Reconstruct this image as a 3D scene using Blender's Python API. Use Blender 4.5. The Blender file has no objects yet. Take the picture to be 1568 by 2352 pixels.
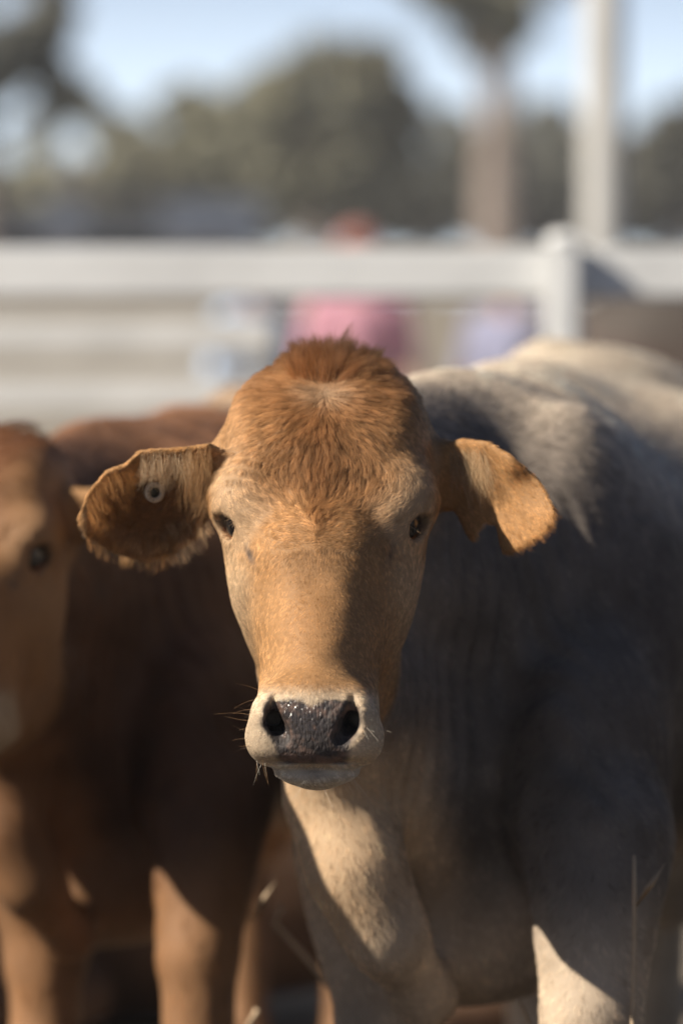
import bpy, bmesh, math, random
import numpy as np
from mathutils import Vector, Matrix, kdtree

# ------------------------------------------------------------------ camera, sky, sun, exposure
CAM_Y, CAM_Z, PITCH, FPX = -3.6, 1.15, math.radians(2.72), 9032.0   # FPX: focal length in units of a 1568x2352 reading grid
scene = bpy.context.scene
cam_data = bpy.data.cameras.new('camera')
cam = bpy.data.objects.new('camera', cam_data)
scene.collection.objects.link(cam)
scene.camera = cam
cam.location = (0, CAM_Y, CAM_Z)
cam.rotation_euler = (math.radians(90) - PITCH, 0, 0)
cam_data.sensor_fit = 'VERTICAL'
cam_data.sensor_height = 36.0
cam_data.sensor_width = 24.0
cam_data.lens = FPX / 2352.0 * 36.0
cam_data.clip_start = 0.05
cam_data.clip_end = 3000
cam_data.dof.use_dof = True
cam_data.dof.focus_distance = 3.53
cam_data.dof.aperture_fstop = cam_data.lens / 54.0      # a 54 mm wide entrance pupil
cam_data.dof.aperture_blades = 9

SUN_AZ, SUN_EL = math.radians(66), math.radians(37)      # azimuth: degrees to the left of the camera's back
SUN_DIR = Vector((-math.cos(SUN_EL) * math.sin(SUN_AZ), -math.cos(SUN_EL) * math.cos(SUN_AZ), math.sin(SUN_EL)))
world = bpy.data.worlds.new('World')
scene.world = world
world.use_nodes = True
wn = world.node_tree.nodes
sky = wn.new('ShaderNodeTexSky')
sky.sky_type = 'NISHITA'
sky.sun_disc = False
sky.sun_elevation = SUN_EL
sky.sun_rotation = math.atan2(SUN_DIR.x, SUN_DIR.y)
sky.air_density, sky.dust_density, sky.ozone_density = 0.36, 0.2, 2.5
bgn = [n for n in wn if n.type == 'BACKGROUND'][0]
bgn.inputs['Strength'].default_value = 0.05
# pale haze lying along the whole horizon, thinning upwards the same in every direction
wl = world.node_tree.links
geo = wn.new('ShaderNodeNewGeometry')
sep = wn.new('ShaderNodeSeparateXYZ'); wl.new(geo.outputs['Incoming'], sep.inputs[0])
mab = wn.new('ShaderNodeMath'); mab.operation = 'ABSOLUTE'; wl.new(sep.outputs['Z'], mab.inputs[0])
mpr = wn.new('ShaderNodeMapRange'); mpr.interpolation_type = 'SMOOTHSTEP'
mpr.inputs['From Min'].default_value = 0.0; mpr.inputs['From Max'].default_value = 0.15
mpr.inputs['To Min'].default_value = 0.92; mpr.inputs['To Max'].default_value = 0.0
wl.new(mab.outputs[0], mpr.inputs['Value'])
hzm = wn.new('ShaderNodeMix'); hzm.data_type = 'RGBA'
hzm.inputs[7].default_value = (14.4, 16.6, 18.4, 1)
wl.new(mpr.outputs['Result'], hzm.inputs[0]); wl.new(sky.outputs['Color'], hzm.inputs[6]); wl.new(hzm.outputs[2], bgn.inputs['Color'])
sun_data = bpy.data.lights.new('sun', 'SUN')
sun_data.energy = 5.0
sun_data.angle = math.radians(0.55)
sun_data.color = (1.0, 0.90, 0.76)
sun = bpy.data.objects.new('sun', sun_data)
scene.collection.objects.link(sun)
sun.rotation_euler = SUN_DIR.to_track_quat('Z', 'Y').to_euler()
scene.view_settings.view_transform = 'Standard'
scene.view_settings.look = 'None'
scene.view_settings.gamma = 1.0
scene.view_settings.exposure = 0.88
scene.cycles.max_bounces = 8
scene.cycles.diffuse_bounces = 3
scene.cycles.glossy_bounces = 3
scene.cycles.transmission_bounces = 5
scene.cycles.transparent_max_bounces = 8
scene.cycles.use_denoising = True
scene.cycles.sample_clamp_indirect = 6.0
random.seed(7)
rng = np.random.default_rng(11)
COL = scene.collection

# ------------------------------------------------------------------ reading points off the photograph
def P(u, v, y):
    """The point at world depth y on the ray through grid point (u, v)."""
    a, b = (u - 784.0) / FPX, (1176.0 - v) / FPX
    t = (y - CAM_Y) / (math.cos(PITCH) + b * math.sin(PITCH))
    return np.array([a * t, y, CAM_Z + t * (-math.sin(PITCH) + b * math.cos(PITCH))])
def US(y):
    """Metres per grid unit at world depth y."""
    return (y - CAM_Y) / FPX

# ------------------------------------------------------------------ small helpers
def tag(o, label=None, cat=None, group=None, kind=None):
    if label: o['label'] = label
    if cat: o['category'] = cat
    if group: o['group'] = group
    if kind: o['kind'] = kind
    return o
def link_mesh(name, verts, faces, mat=None, parent=None, smooth=True):
    me = bpy.data.meshes.new(name)
    me.from_pydata([tuple(v) for v in verts], [], [tuple(f) for f in faces])
    me.update()
    if smooth:
        me.polygons.foreach_set('use_smooth', [True] * len(me.polygons))
    o = bpy.data.objects.new(name, me)
    COL.objects.link(o)
    if mat: me.materials.append(mat)
    if parent: o.parent = parent
    return o
def empty(name, loc=(0, 0, 0), rz=0.0):
    o = bpy.data.objects.new(name, None)
    o.empty_display_size = 0.1
    COL.objects.link(o)
    o.location = loc
    o.rotation_euler = (0, 0, rz)
    return o
def bm_obj(name, bm, mat=None, parent=None, smooth=False):
    me = bpy.data.meshes.new(name)
    bm.normal_update()
    bm.to_mesh(me)
    bm.free()
    if smooth:
        me.polygons.foreach_set('use_smooth', [True] * len(me.polygons))
    o = bpy.data.objects.new(name, me)
    COL.objects.link(o)
    if mat: me.materials.append(mat)
    if parent: o.parent = parent
    return o
def bm_box(bm, c, s, bevel=0.0, rot=None):
    m = Matrix.Translation(c) @ (rot.to_4x4() if rot else Matrix.Identity(4)) @ Matrix.Diagonal((s[0], s[1], s[2], 1))
    r = bmesh.ops.create_cube(bm, size=1.0, matrix=m)
    if bevel:
        es = list({e for v in r['verts'] for e in v.link_edges})
        bmesh.ops.bevel(bm, geom=es, offset=bevel, segments=2, affect='EDGES')
def tube(pts, radii, seg=10, cap=True):
    """verts, faces of a swept tube."""
    pts = [Vector(p) for p in pts]
    vs, fs = [], []
    up = Vector((0.31, 0.2, 0.93)).normalized()
    for i, p in enumerate(pts):
        d = (pts[min(i + 1, len(pts) - 1)] - pts[max(i - 1, 0)]).normalized()
        a = d.cross(up)
        if a.length < 1e-3: a = d.cross(Vector((1, 0, 0)))
        a.normalize()
        b = d.cross(a)
        for k in range(seg):
            th = 2 * math.pi * k / seg
            vs.append(p + (a * math.cos(th) + b * math.sin(th)) * radii[i])
    for i in range(len(pts) - 1):
        for k in range(seg):
            fs.append((i * seg + k, i * seg + (k + 1) % seg, (i + 1) * seg + (k + 1) % seg, (i + 1) * seg + k))
    if cap:
        fs.append(tuple(range(seg))[::-1])
        fs.append(tuple(range((len(pts) - 1) * seg, len(pts) * seg)))
    return vs, fs

def hash3(i, j, k, s=0):
    h = (i * 374761393 + j * 668265263 + k * 2147483647 + s * 1274126177) & 0xffffffff
    h = ((h ^ (h >> 13)) * 1274126177) & 0xffffffff
    return ((h ^ (h >> 16)) & 0xffff) / 65535.0
def noise(p, f, s=0):
    """Value noise in [-1, 1] on an (N, 3) array."""
    q = np.asarray(p, dtype=np.float64) * f + 1000.0
    i = np.floor(q).astype(np.int64)
    w = q - i
    w = w * w * (3 - 2 * w)
    r = 0
    for a in (0, 1):
        for b in (0, 1):
            for c in (0, 1):
                r = r + (w[:, 0] if a else 1 - w[:, 0]) * (w[:, 1] if b else 1 - w[:, 1]) * (w[:, 2] if c else 1 - w[:, 2]) * hash3(i[:, 0] + a, i[:, 1] + b, i[:, 2] + c, s)
    return r * 2 - 1
def sstep(a, b, x):
    t = np.clip((x - a) / (b - a), 0, 1)
    return t * t * (3 - 2 * t)

# ------------------------------------------------------------------ implicit surfaces -> one continuous mesh
class Field:
    def __init__(self, xs, ys, zs):
        self.xs, self.ys, self.zs = [np.asarray(a, dtype=np.float32) for a in (xs, ys, zs)]
        self.F = np.full((len(xs), len(ys), len(zs)), 1.0, dtype=np.float32)
    def sub(self, lo, hi):
        sl = []
        for a, l, h in zip((self.xs, self.ys, self.zs), lo, hi):
            i0, i1 = np.searchsorted(a, l), np.searchsorted(a, h)
            sl.append(slice(max(0, i0 - 1), min(len(a), i1 + 1)))
        return tuple(sl)
    def blend(self, fn, lo, hi, k, cut=False):
        s = self.sub(np.asarray(lo) - k - .004, np.asarray(hi) + k + .004)
        if any(q.stop <= q.start for q in s): return
        X = self.xs[s[0]][:, None, None]; Y = self.ys[s[1]][None, :, None]; Z = self.zs[s[2]][None, None, :]
        d = fn(X, Y, Z).astype(np.float32)
        a = self.F[s]
        if cut:
            d = -d
            h = np.clip(.5 - .5 * (d - a) / k, 0, 1)
            self.F[s] = a * h + d * (1 - h) + k * h * (1 - h)
        else:
            h = np.clip(.5 + .5 * (d - a) / k, 0, 1)
            self.F[s] = d * (1 - h) + a * h - k * h * (1 - h)
    def ell(self, c, r, k=.02, R=None, cut=False):
        c = np.asarray(c, float); r = np.asarray(r, float)
        R = np.eye(3) if R is None else np.asarray(R, float)
        ext = np.sqrt(((R * r[None, :]) ** 2).sum(1))
        def fn(X, Y, Z):
            x, y, z = X - c[0], Y - c[1], Z - c[2]
            l = [R[0, i] * x + R[1, i] * y + R[2, i] * z for i in range(3)]
            k0 = np.sqrt(sum((l[i] / r[i]) ** 2 for i in range(3)))
            k1 = np.sqrt(sum((l[i] / r[i] ** 2) ** 2 for i in range(3))) + 1e-6
            return k0 * (k0 - 1) / k1
        self.blend(fn, c - ext, c + ext, k, cut)
    def cone(self, a, b, ra, rb, k=.02, cut=False):
        a = np.asarray(a, float); b = np.asarray(b, float); d = b - a; L = (d * d).sum() + 1e-9
        def fn(X, Y, Z):
            x, y, z = X - a[0], Y - a[1], Z - a[2]
            t = np.clip((x * d[0] + y * d[1] + z * d[2]) / L, 0, 1)
            return np.sqrt((x - t * d[0]) ** 2 + (y - t * d[1]) ** 2 + (z - t * d[2]) ** 2) - (ra + (rb - ra) * t)
        m = max(ra, rb)
        self.blend(fn, np.minimum(a, b) - m, np.maximum(a, b) + m, k, cut)
    def chain(self, pts, rs, k=.02, cut=False):
        for i in range(len(pts) - 1):
            self.cone(pts[i], pts[i + 1], rs[i], rs[i + 1], k, cut)
    def mesh(self):
        F = self.F; S = F < 0
        n = np.zeros(tuple(d - 1 for d in F.shape), dtype=np.uint8)
        for a in (0, 1):
            for b in (0, 1):
                for c in (0, 1):
                    n += S[a:F.shape[0] - 1 + a, b:F.shape[1] - 1 + b, c:F.shape[2] - 1 + c]
        act = (n > 0) & (n < 8)
        I, J, K = np.nonzero(act)
        idx = np.full(n.shape, -1, dtype=np.int32)
        idx[I, J, K] = np.arange(len(I))
        acc = np.zeros((len(I), 3)); cnt = np.zeros(len(I))
        ax = (self.xs, self.ys, self.zs)
        corners = [(a, b, c) for a in (0, 1) for b in (0, 1) for c in (0, 1)]
        for p in corners:
            for e in range(3):
                if p[e]: continue
                q = list(p); q[e] = 1
                f0 = F[I + p[0], J + p[1], K + p[2]]; f1 = F[I + q[0], J + q[1], K + q[2]]
                m = (f0 < 0) != (f1 < 0)
                t = np.where(m, f0 / np.where(f0 == f1, 1, f0 - f1), 0)
                for d, (G, A) in enumerate(zip((I, J, K), ax)):
                    lo = A[G + p[d]]; hi = A[G + q[d]]
                    acc[:, d] += np.where(m, lo + (hi - lo) * t, 0)
                cnt += m
        V = acc / cnt[:, None]
        quads = []
        for e in range(3):
            o = [(1, 2), (2, 0), (0, 1)][e]
            sh = list(F.shape)
            s0 = [slice(1, -1)] * 3; s0[e] = slice(0, -1); s1 = list(s0); s1[e] = slice(1, None)
            A, B = S[tuple(s0)], S[tuple(s1)]
            m = np.nonzero(A != B)
            g = [m[0] + (0 if e == 0 else 1), m[1] + (0 if e == 1 else 1), m[2] + (0 if e == 2 else 1)]
            inside = A[m]
            def cell(da, db):
                h = [x.copy() for x in g]
                h[o[0]] -= da; h[o[1]] -= db
                return idx[h[0], h[1], h[2]]
            q = np.stack([cell(1, 1), cell(0, 1), cell(0, 0), cell(1, 0)], 1)
            q[~inside] = q[~inside][:, ::-1]
            quads.append(q)
        return V, np.concatenate(quads)

def keep_largest(V, Q):
    """Drop loose specks: keep the largest connected shell."""
    lab = np.arange(len(V))
    for _ in range(400):
        m = lab[Q].min(1)
        new = lab.copy()
        for c in range(4): np.minimum.at(new, Q[:, c], m)
        new = new[new]
        if (new == lab).all(): break
        lab = new
    u, c = np.unique(lab, return_counts=True)
    keep = lab == u[c.argmax()]
    mp = np.cumsum(keep) - 1
    Q = Q[keep[Q[:, 0]]]
    return V[keep], mp[Q]

def relax(V, Q, n=2, w=.5):
    e = np.concatenate([Q[:, [0, 1]], Q[:, [1, 2]], Q[:, [2, 3]], Q[:, [3, 0]]])
    e = np.concatenate([e, e[:, ::-1]])
    deg = np.bincount(e[:, 0], minlength=len(V))[:, None]
    for it in range(n):
        for ww in (w, -w * 1.02):
            A = np.stack([np.bincount(e[:, 0], weights=V[e[:, 1], d], minlength=len(V)) for d in range(3)], 1) / np.maximum(deg, 1)
            V = V + ww * (A - V)
    return V

def graded(lo, hi, flo, fhi, fine, coarse, ramp=1.12):
    """Grid coordinates: 'fine' steps in [flo, fhi], growing to 'coarse' outside."""
    mid = list(np.arange(flo, fhi, fine))
    up, st = [], fine
    x = mid[-1]
    while x < hi:
        st = min(coarse, st * ramp); x += st; up.append(x)
    dn, st = [], fine
    x = mid[0]
    while x > lo:
        st = min(coarse, st * ramp); x -= st; dn.append(x)
    return np.array(dn[::-1] + mid + up)

# ------------------------------------------------------------------ the calf: head, ears, body as one implicit surface
ORG_U, ORG_V = 738.0, 1200.0
ORG = P(ORG_U, ORG_V, 0.0)
def L(du, v, y):
    """Head-local point (metres) for an offset du from the face's midline, grid row v and depth y."""
    q = P(ORG_U, v, y)
    return np.array([du * US(y), y, q[2] - ORG[2]])
# rows of the head: v, half width, front depth, depth of the widest place, back depth, squareness
ROWS = np.array([
    (826,    6, .150, .160, .170, 2.2),
    (832,   60, .128, .158, .190, 2.2),
    (845,  112, .100, .150, .205, 2.3),
    (870,  163, .070, .140, .215, 2.5),
    (905,  200, .046, .128, .222, 2.7),
    (950,  224, .026, .118, .225, 2.8),
    (1000, 236, .012, .110, .225, 2.9),
    (1100, 240, -.006, .098, .215, 2.9),
    (1180, 238, -.022, .090, .205, 2.8),
    (1250, 226, -.043, .082, .200, 2.5),
    (1320, 210, -.066, .074, .190, 2.25),
    (1400, 184, -.092, .064, .175, 2.05),
    (1480, 157, -.116, .046, .150, 2.0),
    (1540, 139, -.133, .010, .120, 2.1),
    (1580, 135, -.143, -.040, .080, 2.4),
    (1620, 138, -.152, -.062, .055, 2.6),
    (1680, 143, -.160, -.070, .040, 2.7),
    (1720, 145, -.157, -.070, .035, 2.7),
    (1742, 139, -.149, -.070, .030, 2.6),
    (1755, 123, -.140, -.070, .020, 2.4),
    (1764,  95, -.122, -.070, .000, 2.2),
    (1770,   5, -.075, -.070, -.060, 2.2)])
def _rows_local():
    z = np.array([P(ORG_U, r[0], (r[2] + r[3]) / 2)[2] - ORG[2] for r in ROWS])
    w = np.array([r[1] * US(r[3]) for r in ROWS])
    o = np.argsort(z)
    zz = np.linspace(z[o][0], z[o][-1], 400)
    cols = [np.interp(zz, z[o], c[o]) for c in (w, ROWS[:, 2], ROWS[:, 3], ROWS[:, 4], ROWS[:, 5])]
    ker = np.hanning(17); ker /= ker.sum()
    sm = []
    for c in cols:
        d = np.convolve(np.pad(c, 8, mode='edge'), ker, mode='valid')
        d[:6] = c[:6]; d[-6:] = c[-6:]
        sm.append(d)
    return zz, sm
ROW_Z, ROW_C = _rows_local()

EAR_A = dict(  # the ear on the image's left: outline, then the curled upper rim and the lower rim
    poly=[(550, 1040), (500, 1014), (440, 1022), (336, 1030), (297, 1062), (290, 1064), (255, 1077), (205, 1130), (178, 1190), (195, 1236), (262, 1275), (330, 1296), (398, 1276), (452, 1236), (500, 1165), (540, 1130)],
    rim=[(530, 1022), (500, 1016), (440, 1024), (336, 1034), (297, 1064), (255, 1080), (205, 1132), (178, 1190)],
    low=[(195, 1236), (262, 1275), (330, 1296), (398, 1276), (452, 1236), (500, 1165)],
    y0=.092, slope=.10, tilt=.85, rimd=.020, rimw=.020, lowd=.026, lowt=.016)
EAR_B = dict(
    poly=[(945, 1045), (990, 1034), (1030, 1022), (1062, 1008), (1122, 1010), (1180, 1046), (1238, 1096), (1276, 1168), (1272, 1200), (1225, 1240), (1168, 1270), (1154, 1262), (1140, 1204), (1114, 1198), (1088, 1244), (1076, 1232), (1040, 1165), (1000, 1148), (945, 1120)],
    rim=[(990, 1045), (1030, 1022), (1062, 1008), (1122, 1010), (1175, 1040)],
    low=[(1276, 1180), (1225, 1240), (1168, 1270), (1154, 1262), (1142, 1226), (1112, 1220), (1086, 1254)],
    y0=.118, slope=-.62, tilt=-.10, rimd=.022, rimw=.022, lowd=.006, lowt=.02)

def seg_dist(x, z, a, b):
    d = b - a
    t = np.clip(((x - a[0]) * d[0] + (z - a[1]) * d[1]) / (d @ d), 0, 1)
    return np.sqrt((x - a[0] - t * d[0]) ** 2 + (z - a[1] - t * d[1]) ** 2)
def poly_sdf(x, z, pts):
    dist = np.full(np.broadcast(x, z).shape, 1e3); ins = np.zeros(dist.shape, bool)
    for i in range(len(pts)):
        a, b = pts[i], pts[(i + 1) % len(pts)]
        dist = np.minimum(dist, seg_dist(x, z, a, b))
        c = ((a[1] > z) != (b[1] > z)) & (x < (b[0] - a[0]) * (z - a[1]) / (b[1] - a[1] + 1e-12) + a[0])
        ins ^= c
    return np.where(ins, -dist, dist)
def line_dist(x, z, pts):
    return np.minimum.reduce([seg_dist(x, z, pts[i], pts[i + 1]) for i in range(len(pts) - 1)])

class Head:
    """A placed head: world = T + s * R @ local."""
    def __init__(self, T, R, s=1.0, ears=(EAR_A, EAR_B), muzzle=1.0):
        self.T, self.R, self.s, self.ears = np.asarray(T, float), np.asarray(R, float), s, ears
    def w(self, p): return self.T + self.s * (self.R @ np.asarray(p, float))
    def loc(self, p):
        return ((np.asarray(p) - self.T) @ self.R) / self.s
    def loc_grid(self, X, Y, Z):
        x, y, z = X - self.T[0], Y - self.T[1], Z - self.T[2]
        return [(self.R[0, i] * x + self.R[1, i] * y + self.R[2, i] * z) / self.s for i in range(3)]
    def bbox(self, lo, hi):
        c = np.array([self.w((a, b, d)) for a in (lo[0], hi[0]) for b in (lo[1], hi[1]) for d in (lo[2], hi[2])])
        return c.min(0), c.max(0)
    def ell(self, f, c, r, k=.02, R=None, cut=False):
        R = np.eye(3) if R is None else R
        f.ell(self.w(c), np.asarray(r) * self.s, k * self.s, self.R @ R, cut)
    def cone(self, f, a, b, ra, rb, k=.02, cut=False):
        f.cone(self.w(a), self.w(b), ra * self.s, rb * self.s, k * self.s, cut)
    def build(self, f):
        def skull(X, Y, Z):
            x, y, z = self.loc_grid(X, Y, Z)
            x, y, z = np.broadcast_arrays(x, y, z)
            w, yf, yc, yb, p = [np.interp(z, ROW_Z, c).astype(np.float32) for c in ROW_C]
            r = np.where(y < yc, np.maximum(yc - yf, .001), np.maximum(yb - yc, .001))
            q = (np.abs(x) / w) ** p + (np.abs(y - yc) / r) ** p
            d = (q ** (1 / p) - 1) * np.minimum(w, r)
            out = np.maximum(np.maximum(z - ROW_Z[-1], ROW_Z[0] - z), 0)
            return np.where(out > 0, np.maximum(d, out), d) * self.s
        lo, hi = self.bbox((-.13, -.19, ROW_Z[0] - .01), (.13, .25, ROW_Z[-1] + .01))
        f.blend(skull, lo, hi, .002)
        S = self
        for g in (-1, 1):
            # brow, cheekbone, jaw muscle, dent below the brow
            S.ell(f, L(g * 188, 1148, .032), (.027, .038, .026), .034)
            S.ell(f, L(g * 146, 1325, .060), (.024, .06, .045), .030)
            S.ell(f, L(g * 80, 1440, .095), (.036, .06, .075), .035)
            S.ell(f, L(g * 196, 1310, -.080), (.022, .030, .036), .040, cut=True)
            # upper lip pads and nostril wings
            S.ell(f, L(g * 98, 1692, -.125), (.022, .030, .022), .020)
            S.ell(f, L(g * 96, 1640, -.140), (.017, .020, .018), .014)
        S.ell(f, L(0, 1262, -.027), (.036, .022, .032), .04)
        S.ell(f, L(0, 1597, -.128), (.040, .024, .014), .02)
        # chin and lower jaw
        S.ell(f, L(2, 1766, -.102), (.0385, .034, .0150), .008)
        S.cone(f, L(0, 1752, -.08), L(0, 1640, .07), .016, .042, .03)
        S.cone(f, L(0, 1640, .07), L(0, 1540, .14), .042, .06, .03)
        # the mouth line
        S.ell(f, L(0, 1752, -.158), (.042, .026, .0018), .004, cut=True)
        S.ell(f, L(-2, 1700, -.166), (.0016, .012, .020), .004, cut=True)
        # nose plate and nostrils
        S.ell(f, L(0, 1668, -.146), (.036, .0175, .030), .010)
        for g in (-1, 1):
            pts = [L(g * a, b, y) for a, b, y in ((89, 1604, -.150), (91, 1630, -.155), (86, 1662, -.158), (69, 1692, -.160))]
            rr = (.0024, .0052, .0090, .0074)
            inn = L(g * 96, 1650, -.118)
            for i in range(3):
                S.cone(f, pts[i], pts[i + 1], rr[i], rr[i + 1], .004, cut=True)
                if i == 0: continue
                m = (pts[i] + pts[i + 1]) / 2
                S.cone(f, m, inn, (rr[i] + rr[i + 1]) * .45, .006, .004, cut=True)
        # eyes: proud lids, then the almond opening
        for g in (-1, 1):
            e = self.eye(g)
            n = np.array([g * .91, -.41, .04]); n /= np.linalg.norm(n)
            h = np.array([-g * .41, -.80, -.44]); h -= n * (h @ n); h /= np.linalg.norm(h)   # towards the inner corner
            t = np.cross(n, h)
            RR = np.stack([n, h, t], 1)
            S.ell(f, e + n * .001, (.0255, .033, .0300), .010, RR)
            S.ell(f, e + t * (.0205 * (1 if t[2] > 0 else -1)) + n * .012, (.014, .027, .009), .008, RR)
            S.ell(f, e + n * .016, (.024, .0195, .0172), .003, RR, cut=True)
        for ear, g in zip(self.ears, (-1, 1)):
            if ear: self.ear(f, ear, g)
    def eye(self, g):
        return L(g * 158, 1202, .022)
    def ear(self, f, E, g):
        cv = lambda ps: [np.array([(u - 751) * US(.085), P(ORG_U, v, .085)[2] - ORG[2]]) for u, v in ps]
        poly, rim, low = cv(E['poly']), cv(E['rim']), cv(E['low'])
        A = np.array(poly)
        zmid = (A[:, 1].min() + A[:, 1].max()) / 2
        def fn(X, Y, Z):
            x, y, z = np.broadcast_arrays(*self.loc_grid(X, Y, Z))
            sd = poly_sdf(x, z, poly)
            dr, dl = line_dist(x, z, rim), line_dist(x, z, low)
            ym = E['y0'] + E['slope'] * (np.abs(x) - .098) - E['tilt'] * (z - zmid) - E['rimd'] * np.exp(-(dr / E['rimw']) ** 2) - E['lowd'] * np.exp(-(dl / E['lowt']) ** 2)
            th = .0026 + .004 * np.clip((-sd) / .03, 0, 1)
            return (np.maximum(np.abs(y - ym) * (.8 / math.sqrt(1 + E['tilt'] ** 2)) - th, sd) ) * self.s
        lo, hi = self.bbox((A[:, 0].min() - .01, .02, A[:, 1].min() - .01), (A[:, 0].max() + .01, .16, A[:, 1].max() + .01))
        f.blend(fn, lo, hi, .010)
        # the ear's root
        self.cone(f, L(g * 190, 1068, .125), L(g * 250, 1074, .112), .030, .020, .03)
        self.cone(f, L(g * 190, 1120, .135), L(g * 245, 1122, .128), .026, .016, .03)

def rotz(a):
    c, s = math.cos(a), math.sin(a)
    return np.array([[c, -s, 0], [s, c, 0], [0, 0, 1.0]])
def rotx(a):
    c, s = math.cos(a), math.sin(a)
    return np.array([[1, 0, 0], [0, c, -s], [0, s, c]])
def roty(a):
    c, s = math.cos(a), math.sin(a)
    return np.array([[c, 0, s], [0, 1, 0], [-s, 0, c]])

def build_body(f, head, B, k=.05):
    """Neck, trunk and legs. B maps points of the main calf's own place to where this calf stands."""
    b = lambda u, v, y: B(P(u, v, y))
    nk0 = head.w(L(0, 1130, .15)); nk1 = head.w(L(0, 1480, .16))
    sc = B.s
    ell = lambda c, r, kk=k, ang=0.0: f.ell(c, np.asarray(r) * sc, kk, B.R @ rotz(-ang))
    con = lambda p, q, r1, r2, kk=k: f.cone(p, q, r1 * sc, r2 * sc, kk)
    # neck: crest, middle, throat and dewlap
    con(nk0, b(1015, 1100, .55), .072, .110, .035)
    con(head.w(L(0, 1300, .20)), b(1020, 1370, .46), .062, .135, .035)
    con(nk1, b(940, 1650, .42), .050, .095, .035)
    con(head.w(L(0, 1590, .15)), b(782, 1830, .245), .036, .042, .05)
    con(b(782, 1830, .245), b(818, 2000, .215), .042, .036, .06)
    con(b(818, 2000, .215), b(884, 2140, .22), .036, .030, .05)
    con(b(884, 2140, .22), b(975, 2285, .30), .030, .034, .05)
    # edge of the shoulder blade
    f.chain([b(1205, 950, .78), b(1330, 1080, .64), b(1425, 1300, .53), b(1452, 1600, .46)], [.019 * sc] * 4, .028)
    con(head.w(L(0, 1560, .16)), b(895, 1790, .38), .045, .085, .04)
    con(b(895, 1790, .36), b(985, 2080, .42), .085, .075, .06)
    # trunk
    th = math.radians(20)
    ell(b(1180, 1450, .72), (.215, .40, .265), .08, th)
    ell(b(1440, 1430, 1.15), (.285, .45, .285), .10, th)
    ell(b(1120, 1600, .52), (.165, .16, .240), .06, th)
    con(b(1070, 1070, .66), b(1175, 1075, 1.00), .080, .10, .08)
    con(b(1175, 1060, 1.00), b(1300, 1030, 1.40), .10, .11, .08)
    ell(b(1380, 1180, 1.50), (.205, .28, .215), .08, th)
    con(b(1250, 855, 1.42), b(1260, 960, 1.48), .026, .06, .06)
    con(b(1430, 925, 1.42), b(1430, 1010, 1.45), .026, .07, .06)
    con(b(1420, 985, 1.62), b(1450, 1070, 1.82), .05, .045, .05)
    ell(b(1250, 1640, 1.60), (.10, .19, .26), .07, th)
    ell(b(1545, 1680, 1.52), (.10, .19, .26), .07, th)
    # shoulders
    ell(b(1325, 1530, .52), (.085, .17, .265), .07, th)
    ell(b(1355, 1800, .355), (.078, .12, .150), .05, th)
    ell(b(900, 1600, .62), (.080, .15, .250), .07, th)
    ell(b(868, 1930, .46), (.062, .11, .150), .05, th)
    ell(b(1110, 2110, .50), (.12, .14, .085), .07, th)
    # forelegs
    def leg(u0, u1, v0, v1, y0, y1, r0, r1):
        a, c = b(u0, v0, y0), b(u1, v1, y1)
        g = B.ground
        knee = np.array([c[0], c[1] - .005, g + .30 * sc])
        fet = np.array([c[0], c[1] + .01, g + .105 * sc])
        con(a, c, r0, r1, .03)
        con(c, knee, r1, .042, .02)
        ell(knee, (.046, .05, .06), .02)
        con(knee, fet, .033, .030, .015)
        ell(fet, (.037, .042, .04), .015)
        con(fet, (fet[0], fet[1] - .02, g + .05 * sc), .031, .036, .01)
        con((fet[0] - .018 * sc, fet[1] - .035 * sc, g + .026 * sc), (fet[0] - .02 * sc, fet[1] - .06 * sc, g + .02 * sc), .026, .019, .006)
        con((fet[0] + .018 * sc, fet[1] - .035 * sc, g + .026 * sc), (fet[0] + .02 * sc, fet[1] - .06 * sc, g + .02 * sc), .026, .019, .006)
    leg(866, 884, 1960, 2350, .43, .42, .080, .046)
    leg(1372, 1357, 1930, 2340, .275, .215, .078, .046)
    # hind legs: stifle forward, hock back
    def hind(u, y):
        g = B.ground
        top = b(u, 1640, y); x = top[0]
        st = np.array([x, top[1] - .10 * sc, g + .62 * sc]); hk = np.array([x - .0, top[1] + .16 * sc, g + .42 * sc])
        fe = np.array([x, top[1] + .11 * sc, g + .11 * sc])
        con(top, st, .14, .10, .06)
        con(st, hk, .088, .050, .04)
        ell(hk, (.043, .06, .065), .02)
        con(hk, fe, .040, .032, .02)
        ell(fe, (.038, .044, .04), .015)
        con(fe, (fe[0], fe[1] - .02, g + .05 * sc), .032, .036, .01)
        con((fe[0] - .018 * sc, fe[1] - .035 * sc, g + .026 * sc), (fe[0] - .02 * sc, fe[1] - .06 * sc, g + .02 * sc), .026, .019, .006)
        con((fe[0] + .018 * sc, fe[1] - .035 * sc, g + .026 * sc), (fe[0] + .02 * sc, fe[1] - .06 * sc, g + .02 * sc), .026, .019, .006)
    hind(1235, 1.60); hind(1530, 1.52)
    # tail
    t0 = b(1440, 1040, 1.82)
    f.chain([t0, t0 + np.array([.02, .05, -.12]) * sc, t0 + np.array([.02, .06, -.40]) * sc, t0 + np.array([.02, .05, -.62]) * sc], [.04 * sc, .026 * sc, .017 * sc, .03 * sc], .02)

class Place:
    """Carries points of the main calf to another calf: turn about a pivot, scale, shift along the ground."""
    def __init__(self, pivot=(0, 0), turn=0.0, s=1.0, shift=(0, 0)):
        self.p, self.R, self.s, self.sh = np.array([pivot[0], pivot[1], 0.0]), rotz(turn), s, np.array([shift[0], shift[1], 0.0])
        self.ground = 0.0
    def __call__(self, q): return self.p + self.sh + self.R @ ((np.asarray(q) - self.p) * self.s)

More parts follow.
